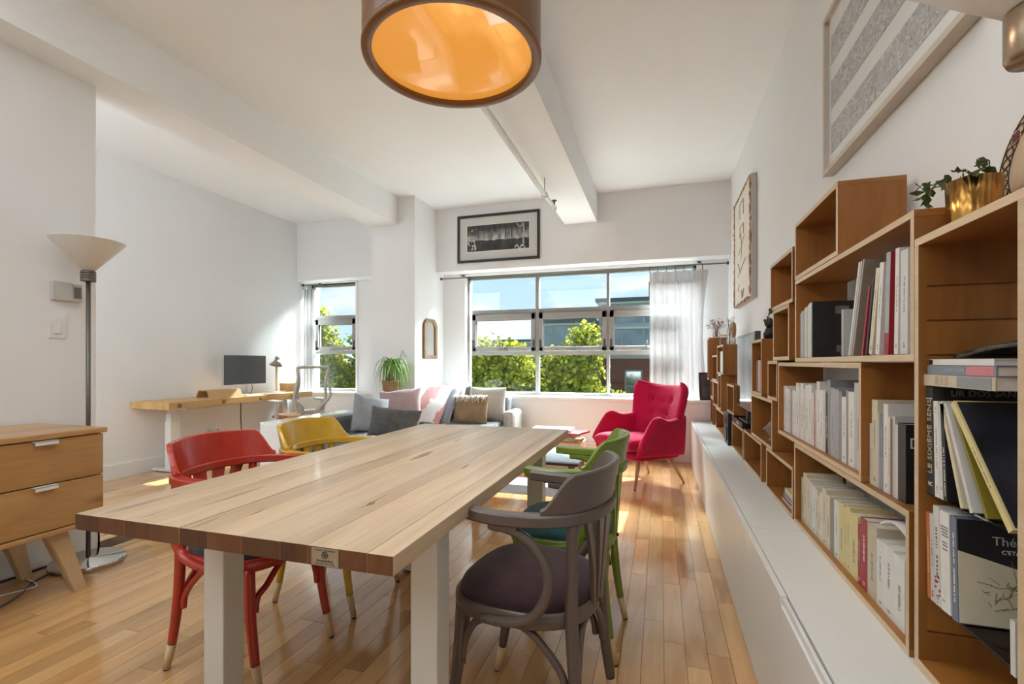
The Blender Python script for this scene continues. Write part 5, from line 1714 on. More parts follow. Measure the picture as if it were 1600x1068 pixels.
# ---------------------------------------------------------------- heater and black frame on the sill
ht = thing('baseboard_heater', 'long white baseboard heater under the window behind the armchair', 'heater', (-0.68, YB - 0.018, 0))
B(-0.85, 0.83, -0.07, 0, 0.03, 0.185, 0.008).build('housing', M_TRIM, ht)
B(-0.84, 0.82, -0.073, -0.066, 0.055, 0.065).build('louvre', M_THER, ht)
B(-0.84, 0.82, -0.073, -0.066, 0.155, 0.165).build('louvre', M_THER, ht)
for x_ in (-0.8, 0.78):
    B(x_ - 0.02, x_ + 0.02, -0.06, -0.01, 0, 0.03).build('foot', M_TRIM, ht)
bf = thing('photo_frame', 'black photo frame standing on the sill in the window corner', 'picture', (0.53, 5.98, 0.7255))
bf.rotation_euler = (radians(-6), 0, radians(14))
for a, b, c, d in ((-0.1, 0.1, 0, 0.018), (-0.1, 0.1, 0.302, 0.32), (-0.1, -0.082, 0.018, 0.302), (0.082, 0.1, 0.018, 0.302)):
    B(a, b, -0.012, 0.012, c, d, 0.002).build('frame_rail', M_BLACK, bf)
B(-0.084, 0.084, -0.004, 0.008, 0.016, 0.304).build('backing', paint('grey_photo', (0.10, 0.10, 0.105), 0.15, 0.3, 8, 0), bf)

# ---------------------------------------------------------------- desk and the things on it
XD0, XD1, YD0, YD1, ZD = XL + 0.012, -4.68, 3.56, 5.62, 0.757
dk = thing('standing_desk', 'thick fir slab standing desk on white legs along the left wall', 'desk', ((XD0 + XD1) / 2, (YD0 + YD1) / 2, 0))
ox_, oy_ = dk.location.x, dk.location.y
B(XD0 - ox_, XD1 - ox_, YD0 - oy_, YD1 - oy_, ZD - 0.072, ZD, 0.003).build('desk_slab', M_DESK, dk)
for y in (3.672, 4.19, 4.71, 5.23):
    m_ = Matrix.Translation((XD1 - ox_, y - oy_, ZD - 0.036)) @ Matrix.Rotation(pi / 2, 4, 'Y')
    MB().lathe([(0.021, -0.004), (0.021, 0.0015), (0.014, 0.0015), (0.012, -0.003), (0.008, -0.003), (0.007, 0.001), (0, 0.001)], 18).xf(m_).build('bolt_cap', M_DARK, dk)
M_DLEG = paint('desk_leg_white', (0.72, 0.72, 0.71), 0.35, 0.02, 4, 0)
for y in (3.80, 5.36):
    yy_ = y - oy_
    B(-0.030, 0.030, yy_ - 0.04, yy_ + 0.04, 0.52, ZD - 0.095, 0.003).build('inner_column', M_DLEG, dk)
    B(-0.036, 0.036, yy_ - 0.046, yy_ + 0.046, 0.50, 0.61, 0.003).build('middle_column', M_DLEG, dk)
    lg = B(-0.042, 0.042, yy_ - 0.052, yy_ + 0.052, 0.03, 0.54, 0.003).build('leg', M_DLEG, dk)
    B(-0.245, 0.30, yy_ - 0.04, yy_ + 0.04, 0.008, 0.034, 0.006).build('foot', M_DLEG, lg)
    B(-0.23, 0.23, yy_ - 0.035, yy_ + 0.035, ZD - 0.097, ZD - 0.072).build('bracket', M_DLEG, dk)
B(-0.03, 0.03, 3.84 - oy_, 5.32 - oy_, ZD - 0.11, ZD - 0.085).build('cross_rail', M_DLEG, dk)
MB().tube([(0.05, 4.62 - oy_, ZD - 0.09), (0.07, 4.60 - oy_, 0.5), (0.06, 4.62 - oy_, 0.2), (-0.1, 4.70 - oy_, 0.006)], 0.006, 6, True, 6).build('cable', M_DARK, dk)
# monitor
mo = thing('computer_monitor', 'slim black computer monitor on a pale stand on the desk', 'monitor', (-5.03, 4.805, ZD + 0.0005))
B(-0.008, 0.020, -0.325, 0.325, 0.122, 0.495, 0.004).build('housing', paint('aluminium', (0.55, 0.55, 0.56), 0.35, 0.02, 4, 0, metal=0.6), mo)
B(0.0195, 0.0215, -0.320, 0.320, 0.130, 0.490).build('screen', paint('monitor_screen', (0.012, 0.012, 0.014), 0.06, 0.02, 4, 0, spec=0.8, coat=1.0), mo)
M_STAND = paint('pale_aluminium', (0.66, 0.67, 0.69), 0.4, 0.02, 4, 0)
MB().prism([(-0.05, 0.010), (-0.055, 0.022), (-0.018, 0.24), (-0.008, 0.24), (-0.038, 0.022), (-0.02, 0.010)], 'Y', -0.075, 0.075).build('stand', M_STAND, mo)
B(-0.09, 0.10, -0.10, 0.10, 0, 0.008, 0.002).build('foot', M_STAND, mo)
MB().tube([(-0.01, 0.12, 0.14), (0.03, 0.09, 0.06), (0.05, 0.03, 0.01), (0.03, -0.06, 0.006)], 0.004, 6, True, 6).build('cable', M_DARK, mo)
# bent plywood organiser
M_PLY = wood('plywood', [(0.52, 0.30, 0.12), (0.62, 0.39, 0.18)], 'Y', 8, 6, 0.4, 0.03, knots=False)
og = thing('desk_riser', 'bent plywood desk riser open at its end beside the monitor', 'riser', (-4.83, 4.27, ZD + 0.0005))
def tz(a):      # outline in x,z
    return [(-0.12 + a, a), (-0.075 + a * 0.5, 0.095 - a), (0.075 - a * 0.5, 0.095 - a), (0.12 - a, a)]
out = [(-0.12, 0), (-0.075, 0.095), (0.075, 0.095), (0.12, 0)]
inn = [(-0.106, 0.010), (-0.068, 0.085), (0.068, 0.085), (0.106, 0.010)]
vs = []
for y in (-0.20, 0.20):
    vs += [(x_, y, z__) for x_, z__ in out] + [(x_, y, z__) for x_, z__ in inn]
fs = []
for k in range(4):
    k2 = (k + 1) % 4
    fs += [(k, k2, 8 + k2, 8 + k), (4 + k, 12 + k, 12 + k2, 4 + k2), (k, 4 + k, 4 + k2, k2), (8 + k, 8 + k2, 12 + k2, 12 + k)]
og.rotation_euler = (0, 0, radians(-6))
MB().add(vs, fs).build('shell', M_PLY, og)
tag(B(-0.05, 0.05, -0.06, 0.06, 0, 0.05, 0.008).build('storage_tin', paint('orange_tin', (0.65, 0.22, 0.06), 0.4, 0.05, 8, 0), None, (-4.83, 4.28, ZD + 0.011)), 'orange tin tucked inside the plywood riser', 'tin')
# desk lamp
dl = thing('desk_lamp', 'small pale desk lamp with tilted conical shade on a white base', 'lamp', (-5.0, 5.30, ZD + 0.0005))
B(-0.08, 0.08, -0.09, 0.09, 0, 0.018, 0.006).build('base', M_GLOSSW, dl)
MB().tube([(0, 0, 0.018), (0, 0, 0.36)], 0.014, 10).build('post', M_TIP, dl)
m_ = Matrix.Translation((0.0, 0.0, 0.41)) @ Matrix.Rotation(radians(-14), 4, 'X')
M_LSH = paint('warm_grey_shade', (0.33, 0.30, 0.27), 0.5, 0.04, 8, 0)
MB().lathe([(0.085, -0.05), (0.03, 0.02), (0.022, 0.03), (0.0, 0.032), (0.0, 0.028), (0.02, 0.025), (0.082, -0.05)], 24).xf(m_).build('shade', M_LSH, dl)
MB().lathe([(0.0, 0.03), (0.026, 0.032), (0.03, 0.06), (0.022, 0.075), (0, 0.078)], 18).xf(m_).build('cap', M_LSH, dl)
bx_ = thing('wooden_box', 'small wooden box with lid by the desk lamp', 'box', (-4.98, 5.485, ZD + 0.0005))
B(-0.07, 0.07, -0.07, 0.07, 0, 0.085, 0.003).build('body', M_PLY, bx_)
B(-0.073, 0.073, -0.073, 0.073, 0.086, 0.115, 0.003).build('lid', M_PLY, bx_)
for i, (x_, y_, a, l_) in enumerate(((-4.80, 4.70, 5, 'white keyboard on the desk in front of the monitor'), (-4.80, 5.02, -12, 'white paper sheets on the desk near the lamp'))):
    o = B(-0.07, 0.07, -0.16, 0.16, 0, 0.012 if i == 0 else 0.006, 0.002).build('keyboard' if i == 0 else 'paper_stack', M_GLOSSW if i == 0 else M_PAPER, None, (x_, y_, ZD + 0.0005))
    o.rotation_euler = (0, 0, radians(a))
    tag(o, l_, 'keyboard' if i == 0 else 'paper')

# ---------------------------------------------------------------- office chair
M_OCH = paint('warm_grey_plastic', (0.52, 0.50, 0.46), 0.45, 0.03, 6, 0)
F_RUST = fabric('rust_upholstery', (0.36, 0.14, 0.04), (0.27, 0.10, 0.03), scale=20)
oc = thing('office_chair', 'grey framed mesh office chair with rust seat at the desk', 'chair', (-4.35, 5.0, 0), radians(156))
def seat2(a, b):
    return (-0.22 + 0.48 * b, a * 0.235, 0.475 + 0.02 * a * a - 0.03 * max(0, b - 0.7) ** 2 * 8)
MB().slab(seat2, lambda a, b: 0.042, 22, 20, 0.6).build('seat', F_RUST, oc)
loop = []
prof_b = [(0.0, 0.56), (0.10, 0.565), (0.165, 0.61), (0.19, 0.72), (0.170, 0.86), (0.172, 0.97), (0.192, 1.07), (0.165, 1.10), (0.0, 1.105)]
def bx2(z): return -0.24 - 0.06 * sin((z - 0.55) * 3.2) - 0.10 * (z - 0.55)
pl_ = [(bx2(z), y, z) for y, z in prof_b] + [(bx2(z), -y, z) for y, z in prof_b[-2::-1]]
MB().tube(pl_, [0.026 if p[2] < 0.66 else 0.018 for p in pl_], 10, False, 6).build('back_frame', M_OCH, oc)
for sy in (1, -1):
    pts = [(-0.20, 0.06 * sy, 0.50), (-0.30, 0.12 * sy, 0.62), (-0.335, 0.225 * sy, 0.74), (bx2(0.88) - 0.02, 0.20 * sy, 0.90), (bx2(1.0), 0.178 * sy, 1.0)]
    MB().tube(pts, [0.026, 0.022, 0.016, 0.014, 0.012], 9, True, 6).build('back_strut', M_OCH, oc)
m, n, b = new_mat('back_mesh')
n.nodes.remove(b)
tr = nd(n, 'ShaderNodeBsdfTransparent'); df = nd(n, 'ShaderNodeBsdfDiffuse'); df.inputs[0].default_value = (0.55, 0.53, 0.5, 1)
mx_ = nd(n, 'ShaderNodeMixShader'); mx_.inputs[0].default_value = 0.16
n.links.new(tr.outputs[0], mx_.inputs[1]); n.links.new(df.outputs[0], mx_.inputs[2]); n.links.new(mx_.outputs[0], n.nodes['Material Output'].inputs[0])
def wz(z):
    for (y0_, z0_), (y1_, z1_) in zip(prof_b[1:-1], prof_b[2:-1]):
        if z0_ <= z <= z1_:
            return y0_ + (y1_ - y0_) * (z - z0_) / max(1e-6, z1_ - z0_)
    return 0.15
MB().grid(lambda u, v: (bx2(0.57 + 0.53 * v), (2 * u - 1) * wz(0.57 + 0.53 * v), 0.57 + 0.53 * v), 8, 20).build('mesh_panel', m, oc)
MB().tube([(0, 0, 0.12), (0, 0, 0.44)], [0.028, 0.024], 12).build('gas_column', M_DARK, oc)
B(-0.12, 0.12, -0.10, 0.10, 0.40, 0.44, 0.01).build('mechanism', M_DARK, oc)
for k in range(5):
    a = 2 * pi * k / 5 + 0.3
    sp2 = MB().tube([(0.02 * cos(a), 0.02 * sin(a), 0.115), (0.29 * cos(a), 0.29 * sin(a), 0.075)], [0.026, 0.015], 8).build('base_spoke', M_OCH, oc)
    MB().lathe([(0, -0.022), (0.028, -0.022), (0.03, -0.01), (0.03, 0.01), (0.028, 0.022), (0, 0.022)], 14).xf(Matrix.Translation((0.29 * cos(a), 0.29 * sin(a), 0.03)) @ Matrix.Rotation(pi / 2, 4, 'X')).build('caster', M_BLACK, sp2)
for sy in (1, -1):
    MB().tube([(-0.02, 0.22 * sy, 0.43), (-0.02, 0.285 * sy, 0.45), (-0.01, 0.295 * sy, 0.52), (0.0, 0.295 * sy, 0.675)], [0.02, 0.022, 0.024, 0.022], 10, True, 5).build('arm_post', M_OCH, oc)
    B(-0.12, 0.15, 0.295 * sy - 0.045, 0.295 * sy + 0.045, 0.672, 0.70, 0.012).build('arm_pad', M_OCH, oc)

# ---------------------------------------------------------------- white console behind the sofa
cs = thing('console_table', 'long glossy white console behind the grey sofa', 'table', (-3.40, 4.22, 0))
B(-0.175, 0.175, -0.63, 0.63, 0.575, 0.602, 0.002).build('top_board', M_GLOSSW, cs)
B(-0.175, 0.175, -0.63, -0.605, 0, 0.575, 0.002).build('side_panel', M_WHITE, cs)
B(-0.175, 0.175, 0.605, 0.63, 0, 0.575, 0.002).build('side_panel', M_WHITE, cs)
B(-0.165, -0.145, -0.605, 0.605, 0.03, 0.575).build('back_panel', M_WHITE, cs)
B(-0.145, 0.165, -0.605, 0.605, 0.28, 0.30).build('shelf', M_WHITE, cs)

# ---------------------------------------------------------------- sofa
F_GRY = fabric('grey_sofa_weave', (0.24, 0.24, 0.24), (0.16, 0.16, 0.16), scale=22, weave=260, bmp=0.5)
F_GRD = fabric('dark_grey_cushion', (0.15, 0.15, 0.145), (0.095, 0.095, 0.09), scale=16, weave=260, bmp=0.5)
F_LGR = fabric('light_grey_cushion', (0.48, 0.47, 0.45), (0.38, 0.37, 0.36), scale=22, weave=260, bmp=0.5)
so = thing('corner_sofa', 'grey fabric corner sofa along the window wall', 'sofa', (-2.5, 4.9, 0))
def SB(x0, x1, y0, y1, z0, z1, bev=0.03):
    return MB().box(x0 + 2.5, x1 + 2.5, y0 - 4.9, y1 - 4.9, z0, z1, bev)
SB(-3.21, -2.15, 3.72, 4.98, 0.10, 0.30).build('wing_base', F_GRY, so)
SB(-2.90, -1.70, 4.98, 5.85, 0.10, 0.30).build('main_base', F_GRY, so)
SB(-3.21, -3.00, 3.72, 4.98, 0.30, 0.635, 0.05).build('wing_back', F_GRD, so)
SB(-2.90, -1.80, 5.66, 5.85, 0.30, 0.74, 0.05).build('main_back', F_GRY, so)
SB(-1.80, -1.66, 5.42, 5.85, 0.30, 0.585, 0.06).build('armrest', F_LGR, so)
SB(-2.99, -2.15, 3.73, 4.36, 0.302, 0.452, 0.04).build('seat_cushion', F_GRY, so)
SB(-2.99, -2.15, 4.37, 4.98, 0.302, 0.452, 0.04).build('seat_cushion', F_GRY, so)
SB(-2.89, -2.36, 4.99, 5.65, 0.302, 0.452, 0.04).build('seat_cushion', F_GRY, so)
SB(-2.35, -1.81, 4.99, 5.65, 0.302, 0.452, 0.04).build('seat_cushion', F_GRY, so)
for (x_, y_) in ((-3.12, 3.82), (-2.25, 3.82), (-3.12, 4.88), (-1.76, 5.08), (-1.76, 5.75), (-2.8, 5.75)):
    MB().lathe([(0.018, 0), (0.026, 0.10)], 12, (x_ + 2.5, y_ - 4.9, 0)).build('leg', M_DARK, so)
def cushion(name, label, loc, w_, h_, t_, rx, rz, m, crush=0.02, seed=1.0, ry=0.0, cat='cushion', group='cushions on the grey sofa'):
    o = MB().pillow(w_, h_, t_, None, 24, crush, seed).build(name, m, None, loc)
    o.rotation_euler = (radians(rx), radians(ry), radians(rz))
    return tag(o, label, cat, group)
cushion('back_cushion', 'light grey back cushion at the right end of the sofa', (-2.02, 5.53, 0.645), 0.46, 0.43, 0.20, -8, 0, F_LGR, 0.012, 2)
cushion('back_cushion', 'grey back cushion under the white throw', (-2.50, 5.53, 0.65), 0.50, 0.44, 0.20, -8, 0, F_GRY, 0.012, 3)
cushion('scatter_cushion', 'pale grey cushion standing on edge against the sofa wing', (-2.86, 4.30, 0.625), 0.40, 0.38, 0.17, -10, 62, fabric('pale_grey_cushion', (0.36, 0.37, 0.38), (0.27, 0.28, 0.29), scale=18), 0.03, 4, 12)
cushion('scatter_cushion', 'dark grey oblong cushion in front of the pink one', (-2.44, 4.07, 0.58), 0.50, 0.29, 0.18, -16, 12, F_GRD, 0.02, 5, 5)
F_PINK = fabric('dusty_pink_cover', (0.44, 0.30, 0.29), (0.36, 0.24, 0.25), scale=8)
cushion('scatter_cushion', 'dusty pink cushion lying in the corner of the sofa', (-2.76, 4.72, 0.69), 0.48, 0.36, 0.19, -22, 14, F_PINK, 0.03, 6, -6)
F_TAN = fabric('tan_linen', (0.30, 0.21, 0.125), (0.22, 0.15, 0.085), scale=12)
tn = cushion('fringed_cushion', 'tan linen cushion with white fringe on its top edge', (-2.12, 5.22, 0.60), 0.42, 0.34, 0.15, -14, 4, F_TAN, 0.05, 8)
fr_ = MB()
qf = random.Random(3)
for i in range(46):
    x_ = -0.20 + 0.40 * i / 45
    z__ = 0.155 + 0.01 * sin(i * 0.9)
    fr_.tube([(x_, 0.0, z__), (x_ + qf.uniform(-.02, .02), -0.045, z__ + 0.01), (x_ + qf.uniform(-.03, .03), -0.075, z__ - qf.uniform(0.03, 0.07))], 0.004, 5)
k = fr_.build('fringe', fabric('white_fringe', (0.72, 0.68, 0.60), (0.6, 0.56, 0.5)), tn); k['kind'] = 'stuff'
# throws draped over the cushions
def drape(name, label, x0, x1, yb, zb, ztop, yf, zf, m, seed, cat='throw'):
    def fn(u, v):
        x_ = x0 + (x1 - x0) * u
        wv = 0.018 * noise.noise(Vector((u * 5, v * 4, seed)))
        prof__ = [(yb, zb), (yb - 0.01, (zb + ztop) / 2), (yb - 0.05, ztop - 0.02), (yb - 0.13, ztop), (yb - 0.22, ztop - 0.04), ((yb - 0.25 + yf) / 2 - 0.02, (ztop + zf) / 2), (yf, zf)]
        k = v * 6; i = min(int(k), 5); f = k - i
        p0 = prof__[max(i - 1, 0)]; p1 = prof__[i]; p2 = prof__[i + 1]; p3 = prof__[min(i + 2, 6)]
        def cr_(a, b_, c, d): return 0.5 * ((2 * b_) + (c - a) * f + (2 * a - 5 * b_ + 4 * c - d) * f * f + (3 * b_ - a - 3 * c + d) * f ** 3)
        return (x_ + 0.03 * noise.noise(Vector((u * 3, v * 3, seed + 4))), cr_(p0[0], p1[0], p2[0], p3[0]) + wv, cr_(p0[1], p1[1], p2[1], p3[1]) + wv - 0.035 * (2 * u - 1) ** 2)
    o = MB().grid(fn, 26, 44).build(name, m)
    md = o.modifiers.new('thick', 'SOLIDIFY'); md.thickness = 0.012; md.offset = 1
    return tag(o, label, cat)
m, n, b = new_mat('coral_and_white_weave')
z1 = nd(n, 'ShaderNodeTexNoise'); z1.inputs['Scale'].default_value = 4.2; z1.inputs['Detail'].default_value = 3
n.links.new(coords(n, (1, 0.6, 1)), z1.inputs['Vector'])
n.links.new(ramp(n, z1.outputs['Fac'], [(0.44, (0.72, 0.70, 0.70)), (0.50, (0.72, 0.69, 0.68)), (0.53, (0.62, 0.30, 0.28)), (0.66, (0.60, 0.33, 0.32))]), b.inputs['Base Color'])
b.inputs['Roughness'].default_value = 0.95
drape('patterned_throw', 'white throw with coral patches heaped over the middle of the sofa', -2.80, -2.42, 5.62, 0.60, 0.86, 4.98, 0.47, m, 3.0)
F_WHT = fabric('white_fleece', (0.80, 0.79, 0.76), (0.72, 0.71, 0.68), scale=30, bmp=0.6)
drape('white_throw', 'white fleece throw over the back cushion beside the tan cushion', -2.56, -2.30, 5.70, 0.60, 0.895, 5.36, 0.60, F_WHT, 8.0)
F_LAV = fabric('lavender_grey', (0.32, 0.33, 0.38), (0.25, 0.26, 0.31), scale=20)
drape('folded_blanket', 'lavender grey blanket along the edge of the patterned throw', -2.425, -2.32, 5.55, 0.62, 0.845, 5.05, 0.47, F_LAV, 12.0)

# ---------------------------------------------------------------- ponytail palm on a stool
stl = thing('plant_stool', 'round topped wooden stool under the drooping palm', 'stool', (-3.10, 5.08, 0))
MB().lathe([(0, 0.775), (0.125, 0.775), (0.13, 0.785), (0.13, 0.798), (0, 0.80)], 32).build('seat', M_DESK, stl)
for k in range(3):
    a = 2 * pi * k / 3 + 0.5
    MB().tube([(0.09 * cos(a), 0.09 * sin(a), 0.775), (0.15 * cos(a), 0.15 * sin(a), 0)], [0.014, 0.012], 10).build('leg', M_DESK, stl)
pm = thing('ponytail_palm', 'potted palm with long drooping green leaves before the column', 'plant', (-3.10, 5.08, 0.8005))
MB().lathe([(0.0, 0), (0.078, 0), (0.082, 0.012), (0.098, 0.10), (0.104, 0.125), (0.104, 0.145), (0.096, 0.145), (0.09, 0.12), (0, 0.12)], 32).build('pot', paint('brown_clay', (0.30, 0.15, 0.075), 0.6, 0.2, 14, 0.2), pm)
MB().lathe([(0, 0.118), (0.09, 0.12), (0.05, 0.13), (0, 0.132)], 20).build('soil', paint('soil', (0.03, 0.02, 0.012), 0.9), pm)
MB().ball((0, 0, 0.165), 0.05, 14, (1, 1, 0.9)).tube([(0, 0, 0.18), (0.005, 0, 0.25), (0.012, 0.004, 0.33)], [0.035, 0.02, 0.016], 10).build('trunk', paint('palm_trunk', (0.16, 0.085, 0.04), 0.8, 0.3, 20, 0.4), pm)
M_PALM = leaf_mat('palm_leaf', (0.07, 0.20, 0.015), (0.24, 0.42, 0.05), 0.25)
qp = random.Random(17)
for i in range(74):
    a = 2 * pi * i * 0.618 + qp.uniform(-.2, .2)
    reach = qp.uniform(0.10, 0.24)
    rise = qp.uniform(0.02, 0.12)
    drop = qp.uniform(0.10, 0.36)
    if cos(a - TH) > 0.2: drop += 0.08; reach += 0.03
    w0 = qp.uniform(0.006, 0.009)
    K = 9
    vs = []
    d = Vector((cos(a), sin(a), 0)); sd_ = Vector((-sin(a), cos(a), 0))
    tw = qp.uniform(-0.6, 0.6)
    for k in range(K + 1):
        t = k / K
        p = Vector((0.012, 0.004, 0.33)) + d * (reach * (1 - (1 - t) ** 1.7)) + Vector((0, 0, rise * 4 * t * (1 - t) - drop * t ** 2.4)) + sd_ * (0.03 * tw * t * t)
        wd = w0 * (1 - t ** 3) + 0.0008
        vs += [p - sd_ * wd, p + Vector((0, 0, -wd * 0.35)), p + sd_ * wd]
    fs = []
    for k in range(K):
        fs += [(3 * k, 3 * k + 1, 3 * k + 4, 3 * k + 3), (3 * k + 1, 3 * k + 2, 3 * k + 5, 3 * k + 4)]
    MB().add(vs, fs, True).build('leaf', M_PALM, pm)
hk = MB().tube([(-0.06, 0, 0), (0.0, 0, 0.14), (0.05, 0, 0.06)], 0.003, 6)
tag(hk.build('wire_hanger', M_DARK, None, (-3.08, 5.33, 1.17)), 'thin wire hanger on the column above the palm', 'hanger')

# ---------------------------------------------------------------- coffee table, stool and magazines beyond the dining table
M_BLUE = paint('pale_blue_top', (0.42, 0.49, 0.56), 0.55, 0.12, 14, 0.1)
M_REDW = wood('reddish_wood', [(0.24, 0.085, 0.03), (0.34, 0.14, 0.06)], 'Z', 8, 8, 0.4, 0.05, knots=False)
ct = thing('coffee_table', 'low coffee table with pale blue top and reddish legs beyond the dining table', 'table', (-1.03, 3.83, 0))
B(-0.45, 0.455, -0.29, 0.29, 0.405, 0.418, 0.003).build('table_top', M_BLUE, ct)
B(-0.44, 0.445, -0.28, 0.28, 0.385, 0.405).build('apron', M_DARK, ct)
for sx in (-1, 1):
    for sy in (-1, 1):
        x_ = 0.39 * sx; y_ = 0.235 * sy
        B(x_ - 0.024, x_ + 0.024, y_ - 0.024, y_ + 0.024, 0, 0.385, 0.003).build('leg', M_REDW, ct)
B(-0.40, 0.40, -0.23, 0.23, 0.13, 0.150, 0.003).build('lower_shelf', M_TRIM, ct)
mg = thing('magazine_crate', 'slatted wooden crate heaped with magazines under the window', 'crate', (-1.10, 5.12, 0))
for z in (0.03, 0.135, 0.24):
    for sy in (-1, 1):
        B(-0.32, 0.32, 0.17 * sy - 0.008, 0.17 * sy + 0.008, z, z + 0.078, 0.002).build('slat', M_EDGE, mg)
    for sx in (-1, 1):
        B(0.312 * sx - 0.008, 0.312 * sx + 0.008, -0.16, 0.16, z, z + 0.078, 0.002).build('slat', M_EDGE, mg)
B(-0.31, 0.31, -0.165, 0.165, 0, 0.02).build('bottom_board', M_EDGE, mg)
for sx in (-1, 1):
    for sy in (-1, 1):
        B(0.29 * sx - 0.015, 0.29 * sx + 0.015, 0.147 * sy - 0.015, 0.147 * sy + 0.015, 0.02, 0.335).build('corner_post', M_EDGE, mg)
z = 0.3355
for i, (c, a, dx, lab) in enumerate((((0.62, 0.58, 0.50), 4, 0.0, 'cream magazine lowest on the slatted crate'), ((0.30, 0.30, 0.29), -6, 0.02, 'grey magazine second on the slatted crate'), ((0.66, 0.62, 0.55), 9, 0.06, 'ivory magazine below the red one on the slatted crate'), ((0.50, 0.03, 0.035), -16, 0.12, 'red magazine hanging over the crate end'), ((0.74, 0.73, 0.70), 3, -0.02, 'white magazine topmost on the slatted crate'))):
    h = 0.022
    o = B(-0.22, 0.22, -0.15, 0.15, 0, h, 0.003).build('magazine', paint('cover_%d' % i, c, 0.35, 0.1, 10, 0), None, (-1.10 + dx, 5.12, z))
    o.rotation_euler = (0, 0, radians(a))
    tag(o, lab, 'magazine', 'magazines on the slatted crate')
    z += h + 0.0006

# ---------------------------------------------------------------- outside the windows
GZ = -7.0
M_GRASS = paint('grass', (0.10, 0.16, 0.03), 0.9, 0.3, 2, 0.2)
struct('floor_outside', B(-90, 90, 9, 150, GZ - 0.2, GZ), M_GRASS)['label'] = 'green ground far below the windows'
M_TL = leaf_mat('maple_leaves', (0.10, 0.15, 0.008), (0.50, 0.50, 0.05), 0.6)
M_TD = leaf_mat('deep_green_leaves', (0.025, 0.06, 0.008), (0.15, 0.22, 0.02), 0.4)
M_BARK = paint('bark', (0.07, 0.05, 0.035), 0.9, 0.3, 8, 0.4)
def tree(label, x, y, lumps, m, n, seed, ls=0.2, dz=0.45):
    lumps = [(a, b, c + dz, d) for a, b, c, d in lumps]
    n = int(n * 1.5)
    t = thing('tree', label, 'tree', (x, y, GZ), 0, 'trees outside the windows')
    q = random.Random(seed)
    fo = MB()
    zs = [l[2] for l in lumps]
    tot = sum(l[3] ** 2 for l in lumps)
    br = MB().tube([(0, 0, 0), (0.1, 0.1, (-GZ + min(zs)) * 0.6), (0.15, 0, -GZ + min(zs))], [0.28, 0.22, 0.16], 9)
    for (lx, ly, lz, lr) in lumps:
        br.tube([(0.1, 0, -GZ + min(zs) - 0.4), (lx * 0.5, ly * 0.5, -GZ + lz - 0.5 * lr), (lx, ly, -GZ + lz)], [0.12, 0.07, 0.03], 7, True, 4)
        for _ in range(4):
            d = Vector((q.uniform(-1, 1), q.uniform(-1, 1), q.uniform(-.3, 1))).normalized() * lr * 0.85
            br.tube([(lx * 0.7, ly * 0.7, -GZ + lz - 0.3 * lr), (lx + d.x, ly + d.y, -GZ + lz + d.z)], [0.045, 0.012], 5)
        k = int(n * lr ** 2 / tot)
        # leaves gather in small sprays near the surface of each lump
        for _ in range(k // 9):
            d = Vector((q.gauss(0, 1), q.gauss(0, 1), q.gauss(0, 1))).normalized()
            r_ = lr * (1 - 0.55 * q.random() ** 2)
            c = Vector((lx, ly, -GZ + lz)) + Vector((d.x * r_, d.y * r_, d.z * r_ * 0.9))
            for __ in range(9):
                p = c + Vector((q.gauss(0, 1), q.gauss(0, 1), q.gauss(0, 1))) * 0.16
                a = Vector((q.uniform(-1, 1), q.uniform(-1, 1), q.uniform(-1, 0.4))).normalized()
                b_ = a.cross(Vector((q.uniform(-1, 1), q.uniform(-1, 1), q.uniform(-1, 1)))).normalized()
                s_ = ls * q.uniform(0.6, 1.15)
                fo.add([p, p + a * s_ * 0.5 + b_ * s_ * 0.42, p + a * s_, p + a * s_ * 0.5 - b_ * s_ * 0.42], [(0, 1, 2, 3)])
    br.build('trunk', M_BARK, t)
    me = bpy.data.meshes.new('foliage')
    me.from_pydata(fo.v, [], fo.f)
    me.materials.append(m)
    o = bpy.data.objects.new('foliage', me)
    COL.objects.link(o); o.parent = t; o['kind'] = 'stuff'
    return t
tree('yellow green maple filling the left bay of the wide window', -5.9, 16.0, [(-0.4, 0, -1.2, 1.5), (0.9, 0.2, -0.6, 1.5), (0.1, 0.3, 0.2, 1.15), (-1.2, 0.1, -2.2, 1.5), (1.4, -0.2, -2.2, 1.5), (-0.1, 0, 1.0, 0.55), (0.9, 0.1, 1.0, 0.5), (0, 0, -3.2, 1.6)], M_TL, 15000, 1)
tree('yellow green maple filling the middle bay of the wide window', -3.0, 17.0, [(-0.3, 0, -1.0, 1.5), (0.7, 0.2, -1.5, 1.4), (-0.5, 0.2, 0.3, 0.95), (-1.2, 0.1, -0.3, 1.0), (0.2, 0.1, 0.6, 0.8), (0.55, 0, 1.5, 0.5), (1.1, 0, -2.6, 1.2), (-0.6, 0, -2.8, 1.6)], M_TL, 15000, 2)
tree('tall dense tree at the right of the narrow window', -11.6, 18.0, [(0.2, 0, 1.6, 1.1), (0.4, 0, 0.2, 1.3), (-0.5, 0.2, -1.2, 1.5), (0.7, 0.2, -1.6, 1.4), (0.5, 0, 2.6, 0.7), (-0.2, 0.3, -3.0, 1.8), (1.2, 0.4, 0.6, 0.9), (1.3, 0.3, -0.6, 1.1), (1.4, 0.2, -2.4, 1.3)], M_TD, 21000, 3)
tree('bushy tree at the left of the narrow window', -13.9, 17.0, [(0.0, 0, 1.1, 1.0), (0.5, 0, -0.3, 1.2), (-0.5, 0.2, -1.4, 1.4), (0.9, 0.2, -1.8, 1.2), (-0.3, 0, 2.3, 0.8), (0.3, 0, -3.2, 1.7), (1.5, 0.4, 0.0, 0.9), (1.7, 0.3, -1.2, 1.1), (2.0, 0.2, -2.6, 1.3)], M_TL, 20000, 4)
